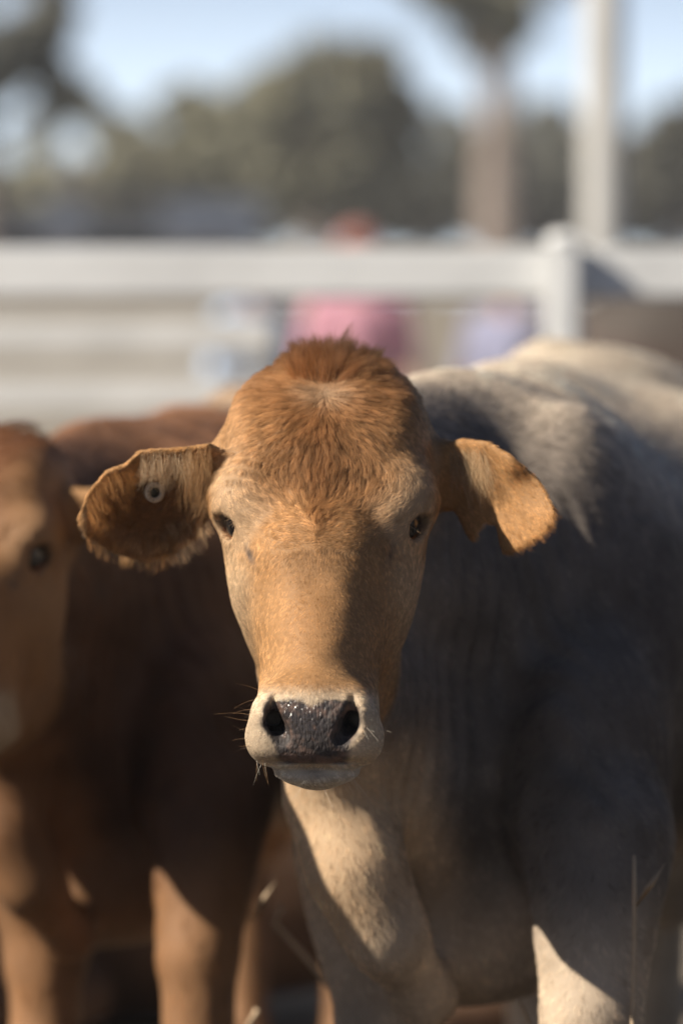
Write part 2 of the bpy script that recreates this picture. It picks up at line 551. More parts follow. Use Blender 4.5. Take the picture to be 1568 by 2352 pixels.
# ------------------------------------------------------------------ materials
def mat_new(name):
    m = bpy.data.materials.new(name)
    m.use_nodes = True
    nt = m.node_tree
    return m, nt, nt.nodes['Principled BSDF']
def simple_mat(name, col, rough=.7, var=.12, scale=8.0, spec=.3, bump=0.0, metallic=0.0, bscale=None):
    m, nt, b = mat_new(name)
    tc = nt.nodes.new('ShaderNodeTexCoord')
    n = nt.nodes.new('ShaderNodeTexNoise'); n.inputs['Scale'].default_value = scale; n.inputs['Detail'].default_value = 6
    nt.links.new(tc.outputs['Object'], n.inputs['Vector'])
    r = nt.nodes.new('ShaderNodeValToRGB')
    r.color_ramp.elements[0].position = .3; r.color_ramp.elements[1].position = .7
    r.color_ramp.elements[0].color = tuple(c * (1 - var) for c in col[:3]) + (1,)
    r.color_ramp.elements[1].color = tuple(min(1, c * (1 + var)) for c in col[:3]) + (1,)
    nt.links.new(n.outputs['Fac'], r.inputs['Fac'])
    nt.links.new(r.outputs['Color'], b.inputs['Base Color'])
    b.inputs['Roughness'].default_value = rough
    b.inputs['Specular IOR Level'].default_value = spec
    b.inputs['Metallic'].default_value = metallic
    if bump:
        n2 = nt.nodes.new('ShaderNodeTexNoise'); n2.inputs['Scale'].default_value = bscale or scale * 4; n2.inputs['Detail'].default_value = 5
        nt.links.new(tc.outputs['Object'], n2.inputs['Vector'])
        bp = nt.nodes.new('ShaderNodeBump'); bp.inputs['Strength'].default_value = bump; bp.inputs['Distance'].default_value = .01
        nt.links.new(n2.outputs['Fac'], bp.inputs['Height'])
        nt.links.new(bp.outputs['Normal'], b.inputs['Normal'])
    return m

def hide_material():
    """Skin below the hair, plus bare wet leather where the 'nose' attribute says so."""
    m, nt, b = mat_new('calf_hide')
    N, Lk = nt.nodes, nt.links
    at = N.new('ShaderNodeAttribute'); at.attribute_name = 'coat'
    no = N.new('ShaderNodeAttribute'); no.attribute_name = 'nose'
    tc = N.new('ShaderNodeTexCoord')
    mp = N.new('ShaderNodeMapping'); Lk.new(tc.outputs['Object'], mp.inputs['Vector'])
    vo = N.new('ShaderNodeTexVoronoi'); vo.inputs['Scale'].default_value = 230; Lk.new(mp.outputs['Vector'], vo.inputs['Vector'])
    mp2 = N.new('ShaderNodeMapping'); mp2.inputs['Scale'].default_value = (1.6, 1, .42); Lk.new(tc.outputs['Object'], mp2.inputs['Vector'])
    vo2 = N.new('ShaderNodeTexVoronoi'); vo2.feature = 'DISTANCE_TO_EDGE'; vo2.inputs['Scale'].default_value = 170; Lk.new(mp2.outputs['Vector'], vo2.inputs['Vector'])
    n1 = N.new('ShaderNodeTexNoise'); n1.inputs['Scale'].default_value = 95; n1.inputs['Detail'].default_value = 4; Lk.new(tc.outputs['Object'], n1.inputs['Vector'])
    # leather colour: near black with pinkish worn places
    ramp = N.new('ShaderNodeValToRGB')
    e = ramp.color_ramp.elements
    e[0].position = .56; e[0].color = (.040, .034, .033, 1)
    e[1].position = .90; e[1].color = (.20, .125, .095, 1)
    pk = N.new('ShaderNodeAttribute'); pk.attribute_name = 'pink'
    ad = N.new('ShaderNodeMath'); ad.operation = 'ADD'; Lk.new(n1.outputs['Fac'], ad.inputs[0]); Lk.new(pk.outputs['Fac'], ad.inputs[1])
    Lk.new(ad.outputs[0], ramp.inputs['Fac'])
    mx = N.new('ShaderNodeMix'); mx.data_type = 'RGBA'
    Lk.new(no.outputs['Fac'], mx.inputs[0]); Lk.new(at.outputs['Color'], mx.inputs[6]); Lk.new(ramp.outputs['Color'], mx.inputs[7])
    Lk.new(mx.outputs[2], b.inputs['Base Color'])
    wt = N.new('ShaderNodeAttribute'); wt.attribute_name = 'wet'
    mr = N.new('ShaderNodeMapRange'); mr.inputs['To Min'].default_value = .70; mr.inputs['To Max'].default_value = .20
    Lk.new(wt.outputs['Fac'], mr.inputs['Value']); Lk.new(mr.outputs['Result'], b.inputs['Roughness'])
    b.inputs['Specular IOR Level'].default_value = .32
    # pebbles and creases
    h1 = N.new('ShaderNodeMath'); h1.operation = 'MULTIPLY'; h1.inputs[1].default_value = -1.0; Lk.new(vo.outputs['Distance'], h1.inputs[0])
    h2 = N.new('ShaderNodeMath'); h2.operation = 'MINIMUM'; h2.inputs[1].default_value = .16; Lk.new(vo2.outputs['Distance'], h2.inputs[0])
    h3 = N.new('ShaderNodeMath'); h3.operation = 'MULTIPLY_ADD'; h3.inputs[1].default_value = 4.0; Lk.new(h2.outputs[0], h3.inputs[0]); Lk.new(h1.outputs[0], h3.inputs[2])
    h4 = N.new('ShaderNodeMath'); h4.operation = 'MULTIPLY'; Lk.new(h3.outputs[0], h4.inputs[0]); Lk.new(no.outputs['Fac'], h4.inputs[1])
    bp = N.new('ShaderNodeBump'); bp.inputs['Strength'].default_value = .6; bp.inputs['Distance'].default_value = .0013
    Lk.new(h4.outputs[0], bp.inputs['Height']); Lk.new(bp.outputs['Normal'], b.inputs['Normal'])
    return m
def hair_material(name, rough=.42, radial=.55):
    m = bpy.data.materials.new(name)
    m.use_nodes = True
    nt = m.node_tree
    for n in list(nt.nodes): nt.nodes.remove(n)
    out = nt.nodes.new('ShaderNodeOutputMaterial')
    h = nt.nodes.new('ShaderNodeBsdfHairPrincipled')
    h.parametrization = 'COLOR'
    h.inputs['Roughness'].default_value = rough
    h.inputs['Radial Roughness'].default_value = radial
    h.inputs['Coat'].default_value = 0.0
    h.inputs['IOR'].default_value = 1.28
    h.inputs['Random Roughness'].default_value = .2
    at = nt.nodes.new('ShaderNodeAttribute'); at.attribute_name = 'tint'
    nt.links.new(at.outputs['Color'], h.inputs['Color'])
    d = nt.nodes.new('ShaderNodeBsdfDiffuse')
    nt.links.new(at.outputs['Color'], d.inputs['Color'])
    ms = nt.nodes.new('ShaderNodeMixShader'); ms.inputs[0].default_value = .70
    an = nt.nodes.new('ShaderNodeAttribute'); an.attribute_name = 'lie'
    nt.links.new(an.outputs['Vector'], d.inputs['Normal'])
    nt.links.new(h.outputs[0], ms.inputs[1]); nt.links.new(d.outputs[0], ms.inputs[2])
    nt.links.new(ms.outputs[0], out.inputs['Surface'])
    return m
HIDE = hide_material()
HAIR = hair_material('calf_hair')
def eye_material():
    m, nt, b = mat_new('calf_eye')
    N, Lk = nt.nodes, nt.links
    tc = N.new('ShaderNodeTexCoord')
    sp = N.new('ShaderNodeSeparateXYZ'); Lk.new(tc.outputs['Object'], sp.inputs[0])
    # object axes: x gaze, y towards the inner corner, z up
    def math_(op, a, bb):
        n = N.new('ShaderNodeMath'); n.operation = op
        for i, q in enumerate((a, bb)):
            if isinstance(q, (int, float)): n.inputs[i].default_value = q
            else: Lk.new(q, n.inputs[i])
        return n.outputs[0]
    yy = math_('POWER', math_('DIVIDE', math_('ADD', sp.outputs['Y'], -.0040), .0240), 2.0)
    zz = math_('POWER', math_('DIVIDE', math_('ADD', sp.outputs['Z'], -.0050), .0160), 2.0)
    r = math_('SQRT', math_('ADD', yy, zz), 0.0)
    n1 = N.new('ShaderNodeTexNoise'); n1.inputs['Scale'].default_value = 420; Lk.new(tc.outputs['Object'], n1.inputs['Vector'])
    r = math_('ADD', r, math_('MULTIPLY', math_('SUBTRACT', n1.outputs['Fac'], .5), .12))
    ramp = N.new('ShaderNodeValToRGB')
    e = ramp.color_ramp.elements
    e[0].position = .50; e[0].color = (.004, .004, .005, 1)
    e[1].position = .535; e[1].color = (.30, .095, .022, 1)
    a = e.new(.72); a.color = (.34, .12, .035, 1)
    a = e.new(.80); a.color = (.035, .018, .012, 1)
    Lk.new(math_('MULTIPLY', r, .5), ramp.inputs['Fac'])
    Lk.new(ramp.outputs['Color'], b.inputs['Base Color'])
    b.inputs['Roughness'].default_value = .25
    b.inputs['Coat Weight'].default_value = .5
    b.inputs['Coat Roughness'].default_value = .02
    return m
EYE = eye_material()

# ------------------------------------------------------------------ coat: colour, growth direction and length
def head_uv(loc):
    """Grid coordinates (offset from the midline, row) and depth of head-local points."""
    q = loc + ORG[None, :]
    d = q[:, 1] - CAM_Y
    fwd = d * math.cos(PITCH) - (q[:, 2] - CAM_Z) * math.sin(PITCH)
    up = d * math.sin(PITCH) + (q[:, 2] - CAM_Z) * math.cos(PITCH)
    return loc[:, 0] / fwd * FPX, 1176.0 - up / fwd * FPX, loc[:, 1]
def gauss(x, c, r): return np.exp(-((x - c) / r) ** 2)
def lerp(c, d, w):
    return c + (np.asarray(d)[None, :] - c) * np.clip(w, 0, 1)[:, None]

class Coat:
    def __init__(self, head, place, palette):
        self.h, self.B, self.pal = head, place, palette
    def regions(self, p, n):
        loc = self.h.loc(p)
        du, v, y = head_uv(loc)
        nl = n @ self.h.R
        headw = sstep(.26, .16, y) * sstep(1900, 1800, v) * sstep(.03, .005, np.maximum(np.abs(loc[:, 0]) - .26, 0) + np.maximum(-.26 - loc[:, 2], 0))
        headw = headw * (1 - sstep(.105, .155, y) * sstep(1170, 1260, v))
        ear = sstep(250, 268, np.abs(du)) * sstep(.165, .145, y) * sstep(1330, 1310, v) * sstep(960, 985, v) * headw
        hw = np.interp(v, [1600, 1608, 1632, 1665, 1690, 1712, 1735, 1750, 1756], [0, 90, 113, 116, 100, 86, 80, 76, 0])
        nose = sstep(11, -9, np.abs(du) - hw + 6 * noise(p, 190, 31)) * sstep(-.10, -.125, y) * headw * sstep(1600, 1612, v - 5 * noise(p, 160) - 13 * gauss(du, -2, 16) + 5 * gauss(np.abs(du), 92, 14)) * sstep(1754, 1750, v)
        return loc, du, v, y, nl, headw, ear, nose
    def colour(self, p, n):
        loc, du, v, y, nl, hw, ear, nose = self.regions(p, n)
        pal = self.pal
        q = self.B.inv(p)
        N1, N2, N3 = noise(p, 14, 1), noise(p, 40, 2), noise(p, 5.5, 3)
        # trunk: flank shade and the sunlit chest strip are put into the coat
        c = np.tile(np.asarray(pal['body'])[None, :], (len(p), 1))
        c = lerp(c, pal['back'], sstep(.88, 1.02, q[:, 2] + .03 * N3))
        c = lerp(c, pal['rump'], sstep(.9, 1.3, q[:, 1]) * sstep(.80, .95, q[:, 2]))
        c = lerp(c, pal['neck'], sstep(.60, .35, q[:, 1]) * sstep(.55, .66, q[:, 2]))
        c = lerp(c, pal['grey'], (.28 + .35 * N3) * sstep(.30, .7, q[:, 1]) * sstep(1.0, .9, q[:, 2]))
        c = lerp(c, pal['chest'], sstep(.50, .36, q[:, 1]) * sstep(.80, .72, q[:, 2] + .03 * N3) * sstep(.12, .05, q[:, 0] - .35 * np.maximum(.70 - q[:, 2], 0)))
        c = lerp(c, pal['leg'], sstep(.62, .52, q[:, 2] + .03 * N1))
        c = c * (1 + .26 * N1 + .20 * N2 + .12 * N3)[:, None]
        # head
        h = np.tile(np.asarray(pal['face'])[None, :], (len(p), 1))
        a = np.abs(du)
        fh = np.exp(-(du / 165) ** 2) * sstep(1300, 1020, v + 24 * N1 + 14 * N2) + .6 * sstep(1000, 860, v)
        h = lerp(h, pal['red'], .95 * fh)
        h = lerp(h, pal['tuft'], sstep(872, 835, v) * .75 + .35 * gauss(du, 0, 35) * gauss(v, 1080, 120))
        h = lerp(h, pal['pale'], .35 * gauss(du, 0, 40) * gauss(v, 905, 22))
        h = lerp(h, pal['pale'], .36 * gauss(a, 220, 60) * gauss(v, 1120, 80) * sstep(1240, 1190, v))
        h = lerp(h, pal['pale'], .55 * sstep(130, 200, a) * sstep(1230, 1330, v) * sstep(1620, 1500, v))
        h = lerp(h, pal['nose'], .7 * gauss(du, 0, 95) * gauss(v, 1400, 150))
        h = lerp(h, pal['cream'], sstep(1560, 1604, v + 10 * N1 - .12 * np.maximum(a - 90, 0)) * sstep(.0, -.07, y))
        h = lerp(h, pal['chin'], sstep(1752, 1762, v) * sstep(.0, -.06, y))
        h = lerp(h, (.20, .17, .15), .75 * gauss(v, 1772, 7) * gauss(du, 0, 26) * (1 + N2))
        # tear track and dark lid line
        for g in (-1, 1):
            tr = gauss(du * g - 166 + (v - 1255) * .42, 0, 9) * gauss(v, 1268, 26)
            h = lerp(h, (.10, .085, .078), .95 * tr * (.75 + .6 * N2))
            e = self.h.eye(g)
            d = np.sqrt(((loc - e) ** 2).sum(1))
            h = lerp(h, pal['pale'], .35 * sstep(.050, .034, d))
            h = lerp(h, (.05, .035, .028), sstep(.0300, .0262, d) * .85)
        h = h * (1 + .10 * N1 + .12 * N2)[:, None]
        h = lerp(h, pal['ear'], ear)
        ear_shade = ear * sstep(.1, -.3, nl[:, 1]) * sstep(1090, 1125, v) * sstep(1262, 1225, v) * (du < 0) * sstep(215 - 738, 255 - 738, du)  # shade inside one ear, put into its colour
        h = lerp(h, (.15, .068, .026), .8 * ear_shade)
        c = c * (1 - hw)[:, None] + h * hw[:, None]
        return np.clip(c, .004, .95), nose
    def comb(self, p, n):
        loc, du, v, y, nl, hw, ear, nose = self.regions(p, n)
        # forehead: out of the whorl and in again between the eyes; nose: straight down
        s, k = (4, 893), (-6, 1238)
        ax, az = du - s[0], v - s[1]; bx, bz = du - k[0], v - k[1]
        ra, rb = np.sqrt(ax ** 2 + az ** 2 + 60), np.sqrt(bx ** 2 + bz ** 2 + 300)
        wa = .12 + .88 * sstep(1185, 985, v)
        dx = wa * ax / ra - (1.12 - wa) * bx / rb; dz = wa * az / ra - (1.12 - wa) * bz / rb
        m = np.sqrt(dx ** 2 + dz ** 2) + 1e-9; dx /= m; dz /= m
        rb = rb ** 2
        ux = bx / np.sqrt(rb) * .55; uz = np.abs(bz) / np.sqrt(rb) + .35
        w = sstep(1228, 1272, v + 14 * noise(p, 60, 9) - .10 * np.abs(du))
        dx = dx * (1 - w) + ux * w; dz = dz * (1 - w) + uz * w
        d = np.stack([dx, .12 * np.ones_like(dx), -dz], 1)
        # down the sides of the face and back along the jaw
        side = sstep(.55, .9, np.abs(nl[:, 0]))[:, None]
        d = d * (1 - side) + np.array([0, .35, -.9])[None, :] * side
        # muzzle: fanning out
        mz = sstep(1570, 1600, v)[:, None]
        d = d * (1 - mz) + np.stack([du / 140, .5 * np.ones_like(du), -.55 * np.ones_like(du)], 1) * mz
        g = np.sign(du)
        de = np.stack([g * .75, .25 * np.sign(nl[:, 1]), -.60 * np.ones_like(du)], 1)
        d = d * (1 - ear)[:, None] + de * ear[:, None]
        d = d @ self.h.R.T
        q = self.B.inv(p)
        b = np.stack([.12 * np.ones(len(p)), .45 + .25 * noise(p, 3, 5), -.75 * np.ones(len(p))], 1) @ self.B.R.T
        top = sstep(.7, .95, n[:, 2])[:, None]
        b = b * (1 - top) + (np.array([.15, 1.0, 0]) @ self.B.R.T)[None, :] * top
        d = d * hw[:, None] + b * (1 - hw)[:, None]
        j = .20
        d = d + j * np.stack([noise(p, 120, 21), noise(p, 120, 22), noise(p, 120, 23)], 1) + .14 * np.stack([noise(p, 38, 24), noise(p, 38, 25), noise(p, 38, 26)], 1)
        d = d - n * (d * n).sum(1)[:, None]
        return d / (np.linalg.norm(d, axis=1)[:, None] + 1e-9)
    def length(self, p, n):
        loc, du, v, y, nl, hw, ear, nose = self.regions(p, n)
        a = np.abs(du)
        l = .0055 * np.ones(len(p))
        l = l + .0085 * sstep(1290, 1040, v) * sstep(235, 110, a)
        l = l + .007 * np.exp(-(du / 45) ** 2) * sstep(1240, 1150, v) * sstep(880, 930, v)
        l = l - .0015 * sstep(1250, 1350, v)
        tuft = sstep(890, 860, v) * sstep(105, 70, np.abs(du - 15)) * sstep(.21, .17, y)
        l = l + .010 * tuft + .004 * sstep(960, 880, v)
        l = np.where(v > 1560, .0046 - .0012 * sstep(1580, 1640, v), l)
        l = np.where((v > 1752) & (y < .0), .0055, l)
        for g in (-1, 1):
            d = np.sqrt(((loc - self.h.eye(g)) ** 2).sum(1))
            l = np.where(d < .034, np.minimum(l, .0045), l)
            l = l * np.where(d < .0280, .35, 1)
        l = l * (1 - ear) + .0065 * ear
        el = .22 + .25 * tuft + .10 * sstep(1200, 1080, v) * sstep(210, 120, a)
        bl = .011 + .008 * sstep(.92, 1.05, self.B.inv(p)[:, 2])
        l = l * hw + bl * (1 - hw)
        return l, el

def add_hair(name, parent, mesh_v, mesh_t, normals, coat, count, weight, radius=(.00010, .00003), clump=.42, guides=20, npt=5, gain=1.0, lscale=1.0, seed=3, base=None):
    r = np.random.default_rng(seed)
    tri = mesh_v[mesh_t]
    area = .5 * np.linalg.norm(np.cross(tri[:, 1] - tri[:, 0], tri[:, 2] - tri[:, 0]), axis=1)
    w = area * weight[mesh_t].mean(1)
    idx = r.choice(len(mesh_t), size=count, p=w / w.sum())
    b = r.random((count, 2)); f = b.sum(1) > 1; b[f] = 1 - b[f]
    bc = np.stack([1 - b.sum(1), b[:, 0], b[:, 1]], 1)
    p = (tri[idx] * bc[:, :, None]).sum(1)
    n = (normals[mesh_t[idx]] * bc[:, :, None]).sum(1)
    n /= np.linalg.norm(n, axis=1)[:, None] + 1e-9
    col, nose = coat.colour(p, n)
    keep = nose < .5
    p, n, col = p[keep], n[keep], col[keep]
    t = coat.comb(p, n)
    ln, el = coat.length(p, n)
    N = len(p)
    ln = ln * (.65 + .55 * r.random(N)) * lscale
    el = el * (.4 + 1.2 * r.random(N))
    side = np.cross(n, t)
    bend = (r.random(N) - .5) * .5
    pts = np.zeros((N, npt, 3), dtype=np.float64)
    s = np.linspace(0, 1, npt)
    for i, q in enumerate(s):
        out = np.sin(el) * (q - .35 * q * q)
        al = np.cos(el) * q
        pts[:, i] = p + ln[:, None] * (n * out[:, None] + t * al[:, None] + side * (bend * q * q)[:, None]) - n * .0004
    if clump > 0:
        g = r.choice(N, size=max(2, N // guides), replace=False)
        kd = kdtree.KDTree(len(g))
        for i, gi in enumerate(g): kd.insert(pts[gi, 0], i)
        kd.balance()
        near = np.array([g[kd.find(q)[1]] for q in pts[:, 0]])
        cw = np.clip(clump * (.5 + .8 * r.random(N)) + .18 * sstep(.009, .014, ln), 0, .90)
        for i, q in enumerate(s):
            rel = pts[near, i] - pts[near, 0] + pts[near, 0]
            pts[:, i] += (cw * q ** 1.3)[:, None] * (rel - pts[:, i]) * np.clip(ln / .010, .25, 1)[:, None]
        tone = (.60 + .72 * r.random(N))[near]
        col = col * tone[:, None]
    col = np.clip(col * (.82 + .36 * r.random(N))[:, None] * gain, .003, .97)
    cu = bpy.data.hair_curves.new(name)
    cu.add_curves([npt] * N)
    if base is not None: pts = pts - np.asarray(base)[None, None, :]
    cu.points.foreach_set('position', pts.astype(np.float32).ravel())
    ra = cu.attributes.get('radius') or cu.attributes.new('radius', 'FLOAT', 'POINT')
    rr = radius[0] + (radius[1] - radius[0]) * s ** 1.5
    ra.data.foreach_set('value', np.tile(rr, N).astype(np.float32))
    tn = cu.attributes.new('tint', 'FLOAT_COLOR', 'CURVE')
    tn.data.foreach_set('color', np.concatenate([col, np.ones((N, 1))], 1).astype(np.float32).ravel())
    lie = n + .17 * r.normal(size=n.shape)
    set_lie(cu, lie)
    cu.materials.append(HAIR)
    o = bpy.data.objects.new(name, cu)
    COL.objects.link(o)
    o.parent = parent
    o['kind'] = 'stuff'
    return o
def set_lie(cu, lie):
    # fur is shaded like the skin it lies on
    lie = lie / (np.linalg.norm(lie, axis=1)[:, None] + 1e-9)
    at = cu.attributes.new('lie', 'FLOAT_VECTOR', 'CURVE')
    at.data.foreach_set('vector', lie.astype(np.float32).ravel())
def strands(name, parent, lines, cols, r0, r1, base=None, lie=None):
    """Single hairs: whiskers, lashes. lines: (N, k, 3)."""
    lines = np.asarray(lines, dtype=np.float64)
    N, k = lines.shape[:2]
    cu = bpy.data.hair_curves.new(name)
    cu.add_curves([k] * N)
    if base is not None: lines = lines - np.asarray(base)
    cu.points.foreach_set('position', lines.astype(np.float32).ravel())
    ra = cu.attributes.get('radius') or cu.attributes.new('radius', 'FLOAT', 'POINT')
    ra.data.foreach_set('value', np.tile(np.linspace(r0, r1, k), N).astype(np.float32))
    tn = cu.attributes.new('tint', 'FLOAT_COLOR', 'CURVE')
    tn.data.foreach_set('color', np.concatenate([np.asarray(cols), np.ones((N, 1))], 1).astype(np.float32).ravel())
    set_lie(cu, np.tile(np.array([[-.35, -.75, .45]]), (N, 1)) if lie is None else lie)
    cu.materials.append(HAIR)
    o = bpy.data.objects.new(name, cu)
    COL.objects.link(o)
    o.parent = parent
    o['kind'] = 'stuff'
    return o

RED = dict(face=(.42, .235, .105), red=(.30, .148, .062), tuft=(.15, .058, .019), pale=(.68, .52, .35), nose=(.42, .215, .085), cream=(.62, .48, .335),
           chin=(.62, .57, .50), ear=(.42, .225, .09), body=(.165, .148, .138), back=(.72, .60, .47), neck=(.21, .178, .155), grey=(.12, .110, .106), leg=(.58, .46, .34), chest=(.60, .42, .26), rump=(.76, .64, .50))  # body darkened for the flank's shade, chest pale for its sunlit strip
def make_calf(label, group, head, place, palette, grid, hair, seed=1, lashes=True):
    f = Field(*grid)
    head.build(f)
    build_body(f, head, place)
    V, Q = keep_largest(*f.mesh())
    V = relax(V, Q, 2)
    # loose skin: low lumps all over, upright folds down the side of the neck
    q_ = place.inv(V)
    dl = head.loc(V)
    bw = sstep(.10, .24, dl[:, 1])
    fn_ = np.cross(V[Q[:, 1]] - V[Q[:, 0]], V[Q[:, 3]] - V[Q[:, 0]])
    vn = np.zeros_like(V)
    for c_ in range(4):
        for d_ in range(3): vn[:, d_] += np.bincount(Q[:, c_], weights=fn_[:, d_], minlength=len(V))
    vn /= np.linalg.norm(vn, axis=1)[:, None] + 1e-12
    nk = sstep(.62, .50, q_[:, 1]) * sstep(.14, .26, q_[:, 1]) * sstep(.56, .66, q_[:, 2]) * sstep(1.0, .92, q_[:, 2])
    ph = (q_[:, 0] * .6 + q_[:, 1] * .9) * 2 * math.pi / .026 + 2.2 * noise(q_ * np.array([1, 1, .35]), 9, 3) + 3.0 * q_[:, 2]
    hu, hv, hy = head_uv(dl)
    wr = np.zeros(len(V))
    for g_ in (-1, 1):
        rr_ = np.sqrt((hu - g_ * 196) ** 2 + (hv - 1195) ** 2)
        wr += np.sin(rr_ * 2 * math.pi / 27 + 1.8 * noise(dl, 30, 12)) * sstep(62, 85, rr_) * sstep(190, 130, rr_) * sstep(1205, 1165, hv) * sstep(40, 80, hu * g_)
    wr *= sstep(.09, .05, hy) * (.55 + .7 * noise(dl, 16, 13)).clip(0)
    V = V + vn * (wr * .0010 + (1 - bw) * sstep(.13, .09, np.abs(dl[:, 0])) * sstep(1570, 1540, hv) * (.0011 * noise(dl, 26, 15) + .0006 * noise(dl, 60, 16)) + bw * (.0022 * noise(q_, 7, 4) + .0008 * noise(q_, 21, 5)) * place.s + nk * (.5 + .5 * noise(q_, 6, 8)) * .0042 * np.sin(ph))[:, None]
    base = np.array([place(P(1180, 1400, .8))[0], place(P(1180, 1400, .8))[1], 0.0])
    root = empty('calf', tuple(base))
    tag(root, label, 'calf', group)
    body = link_mesh('body', V - base, Q, HIDE, root)
    nrm = np.zeros(len(V) * 3, dtype=np.float32)
    body.data.vertices.foreach_get('normal', nrm)
    nrm = nrm.reshape(-1, 3).astype(np.float64)
    coat = Coat(head, place, palette)
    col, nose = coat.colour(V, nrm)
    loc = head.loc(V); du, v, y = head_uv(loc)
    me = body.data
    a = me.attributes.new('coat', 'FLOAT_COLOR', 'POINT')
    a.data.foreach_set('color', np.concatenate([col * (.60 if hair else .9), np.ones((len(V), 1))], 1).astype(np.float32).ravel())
    lid = np.zeros(len(V))
    for g in (-1, 1):
        d = np.sqrt(((loc - head.eye(g)) ** 2).sum(1))
        lid = np.maximum(lid, sstep(.0266, .0244, d))
    mouth = sstep(4, 0, np.abs(v - 1752)) * sstep(90, 70, np.abs(du)) * sstep(-.09, -.11, y)
    for nm, val in (('nose', np.maximum(nose, np.maximum(lid, mouth))),
                    ('pink', (.17 * gauss(v, 1742, 12) + .13 * gauss(v, 1625, 14) * sstep(25, 70, np.abs(du)) + .05) * nose + .18 * mouth),
                    ('wet', nose * sstep(1712, 1670, v) * sstep(60, 0, du))):
        at = me.attributes.new(nm, 'FLOAT', 'POINT')
        at.data.foreach_set('value', val.astype(np.float32))
    for g in (-1, 1):
        bm = bmesh.new(); bmesh.ops.create_uvsphere(bm, u_segments=32, v_segments=20, radius=.0235 * head.s)
        e = bm_obj('eye', bm, EYE, root, True)
        n = np.array([g * .91, -.41, .04]); n /= np.linalg.norm(n)
        h = np.array([-g * .41, -.80, -.44]); h -= n * (h @ n); h /= np.linalg.norm(h)
        t = np.cross(n, h)
        if t[2] < 0: t, h = -t, h
        M = Matrix(np.stack([head.R @ n, head.R @ h, head.R @ t], 1).tolist()).to_4x4()
        M.translation = Vector(head.w(head.eye(g) + n * .0030 - h * .0015) - base)
        e.matrix_local = M
    T = np.concatenate([Q[:, [0, 1, 2]], Q[:, [0, 2, 3]]])
    out = dict(root=root, body=body, V=V, Q=Q, T=T, n=nrm, head=head, coat=coat, base=base, loc=loc, du=du, v=v, y=y)
    return out
Place.inv = lambda self, p: ((np.asarray(p) - self.p - self.sh) @ self.R) / self.s + self.p
NH=380000

# ------------------------------------------------------------------ ground, with a dry bank rising beyond the yards
def ground_z(x, y):
    r = sstep(21, 34, y + 2.0 * np.sin(x * .21) + .8 * np.sin(x * .6 + 2))
    return 1.45 * r + .02 * np.sin(x * 1.7) * np.sin(y * 1.3) * sstep(3, 6, y) + 2.5 * sstep(120, 600, y)
gx = np.concatenate([-np.geomspace(900, 8, 26), np.linspace(-7, 7, 41), np.geomspace(8, 900, 26)])
gy = np.concatenate([np.linspace(-30, -4, 8), np.linspace(-3, 40, 90), np.geomspace(41.5, 1500, 40)])
GX, GY = np.meshgrid(gx, gy, indexing='ij')
gv = np.stack([GX, GY, ground_z(GX, GY)], -1).reshape(-1, 3)
ii = np.arange(len(gx) * len(gy)).reshape(len(gx), len(gy))
gf = np.stack([ii[:-1, :-1], ii[1:, :-1], ii[1:, 1:], ii[:-1, 1:]], -1).reshape(-1, 4)
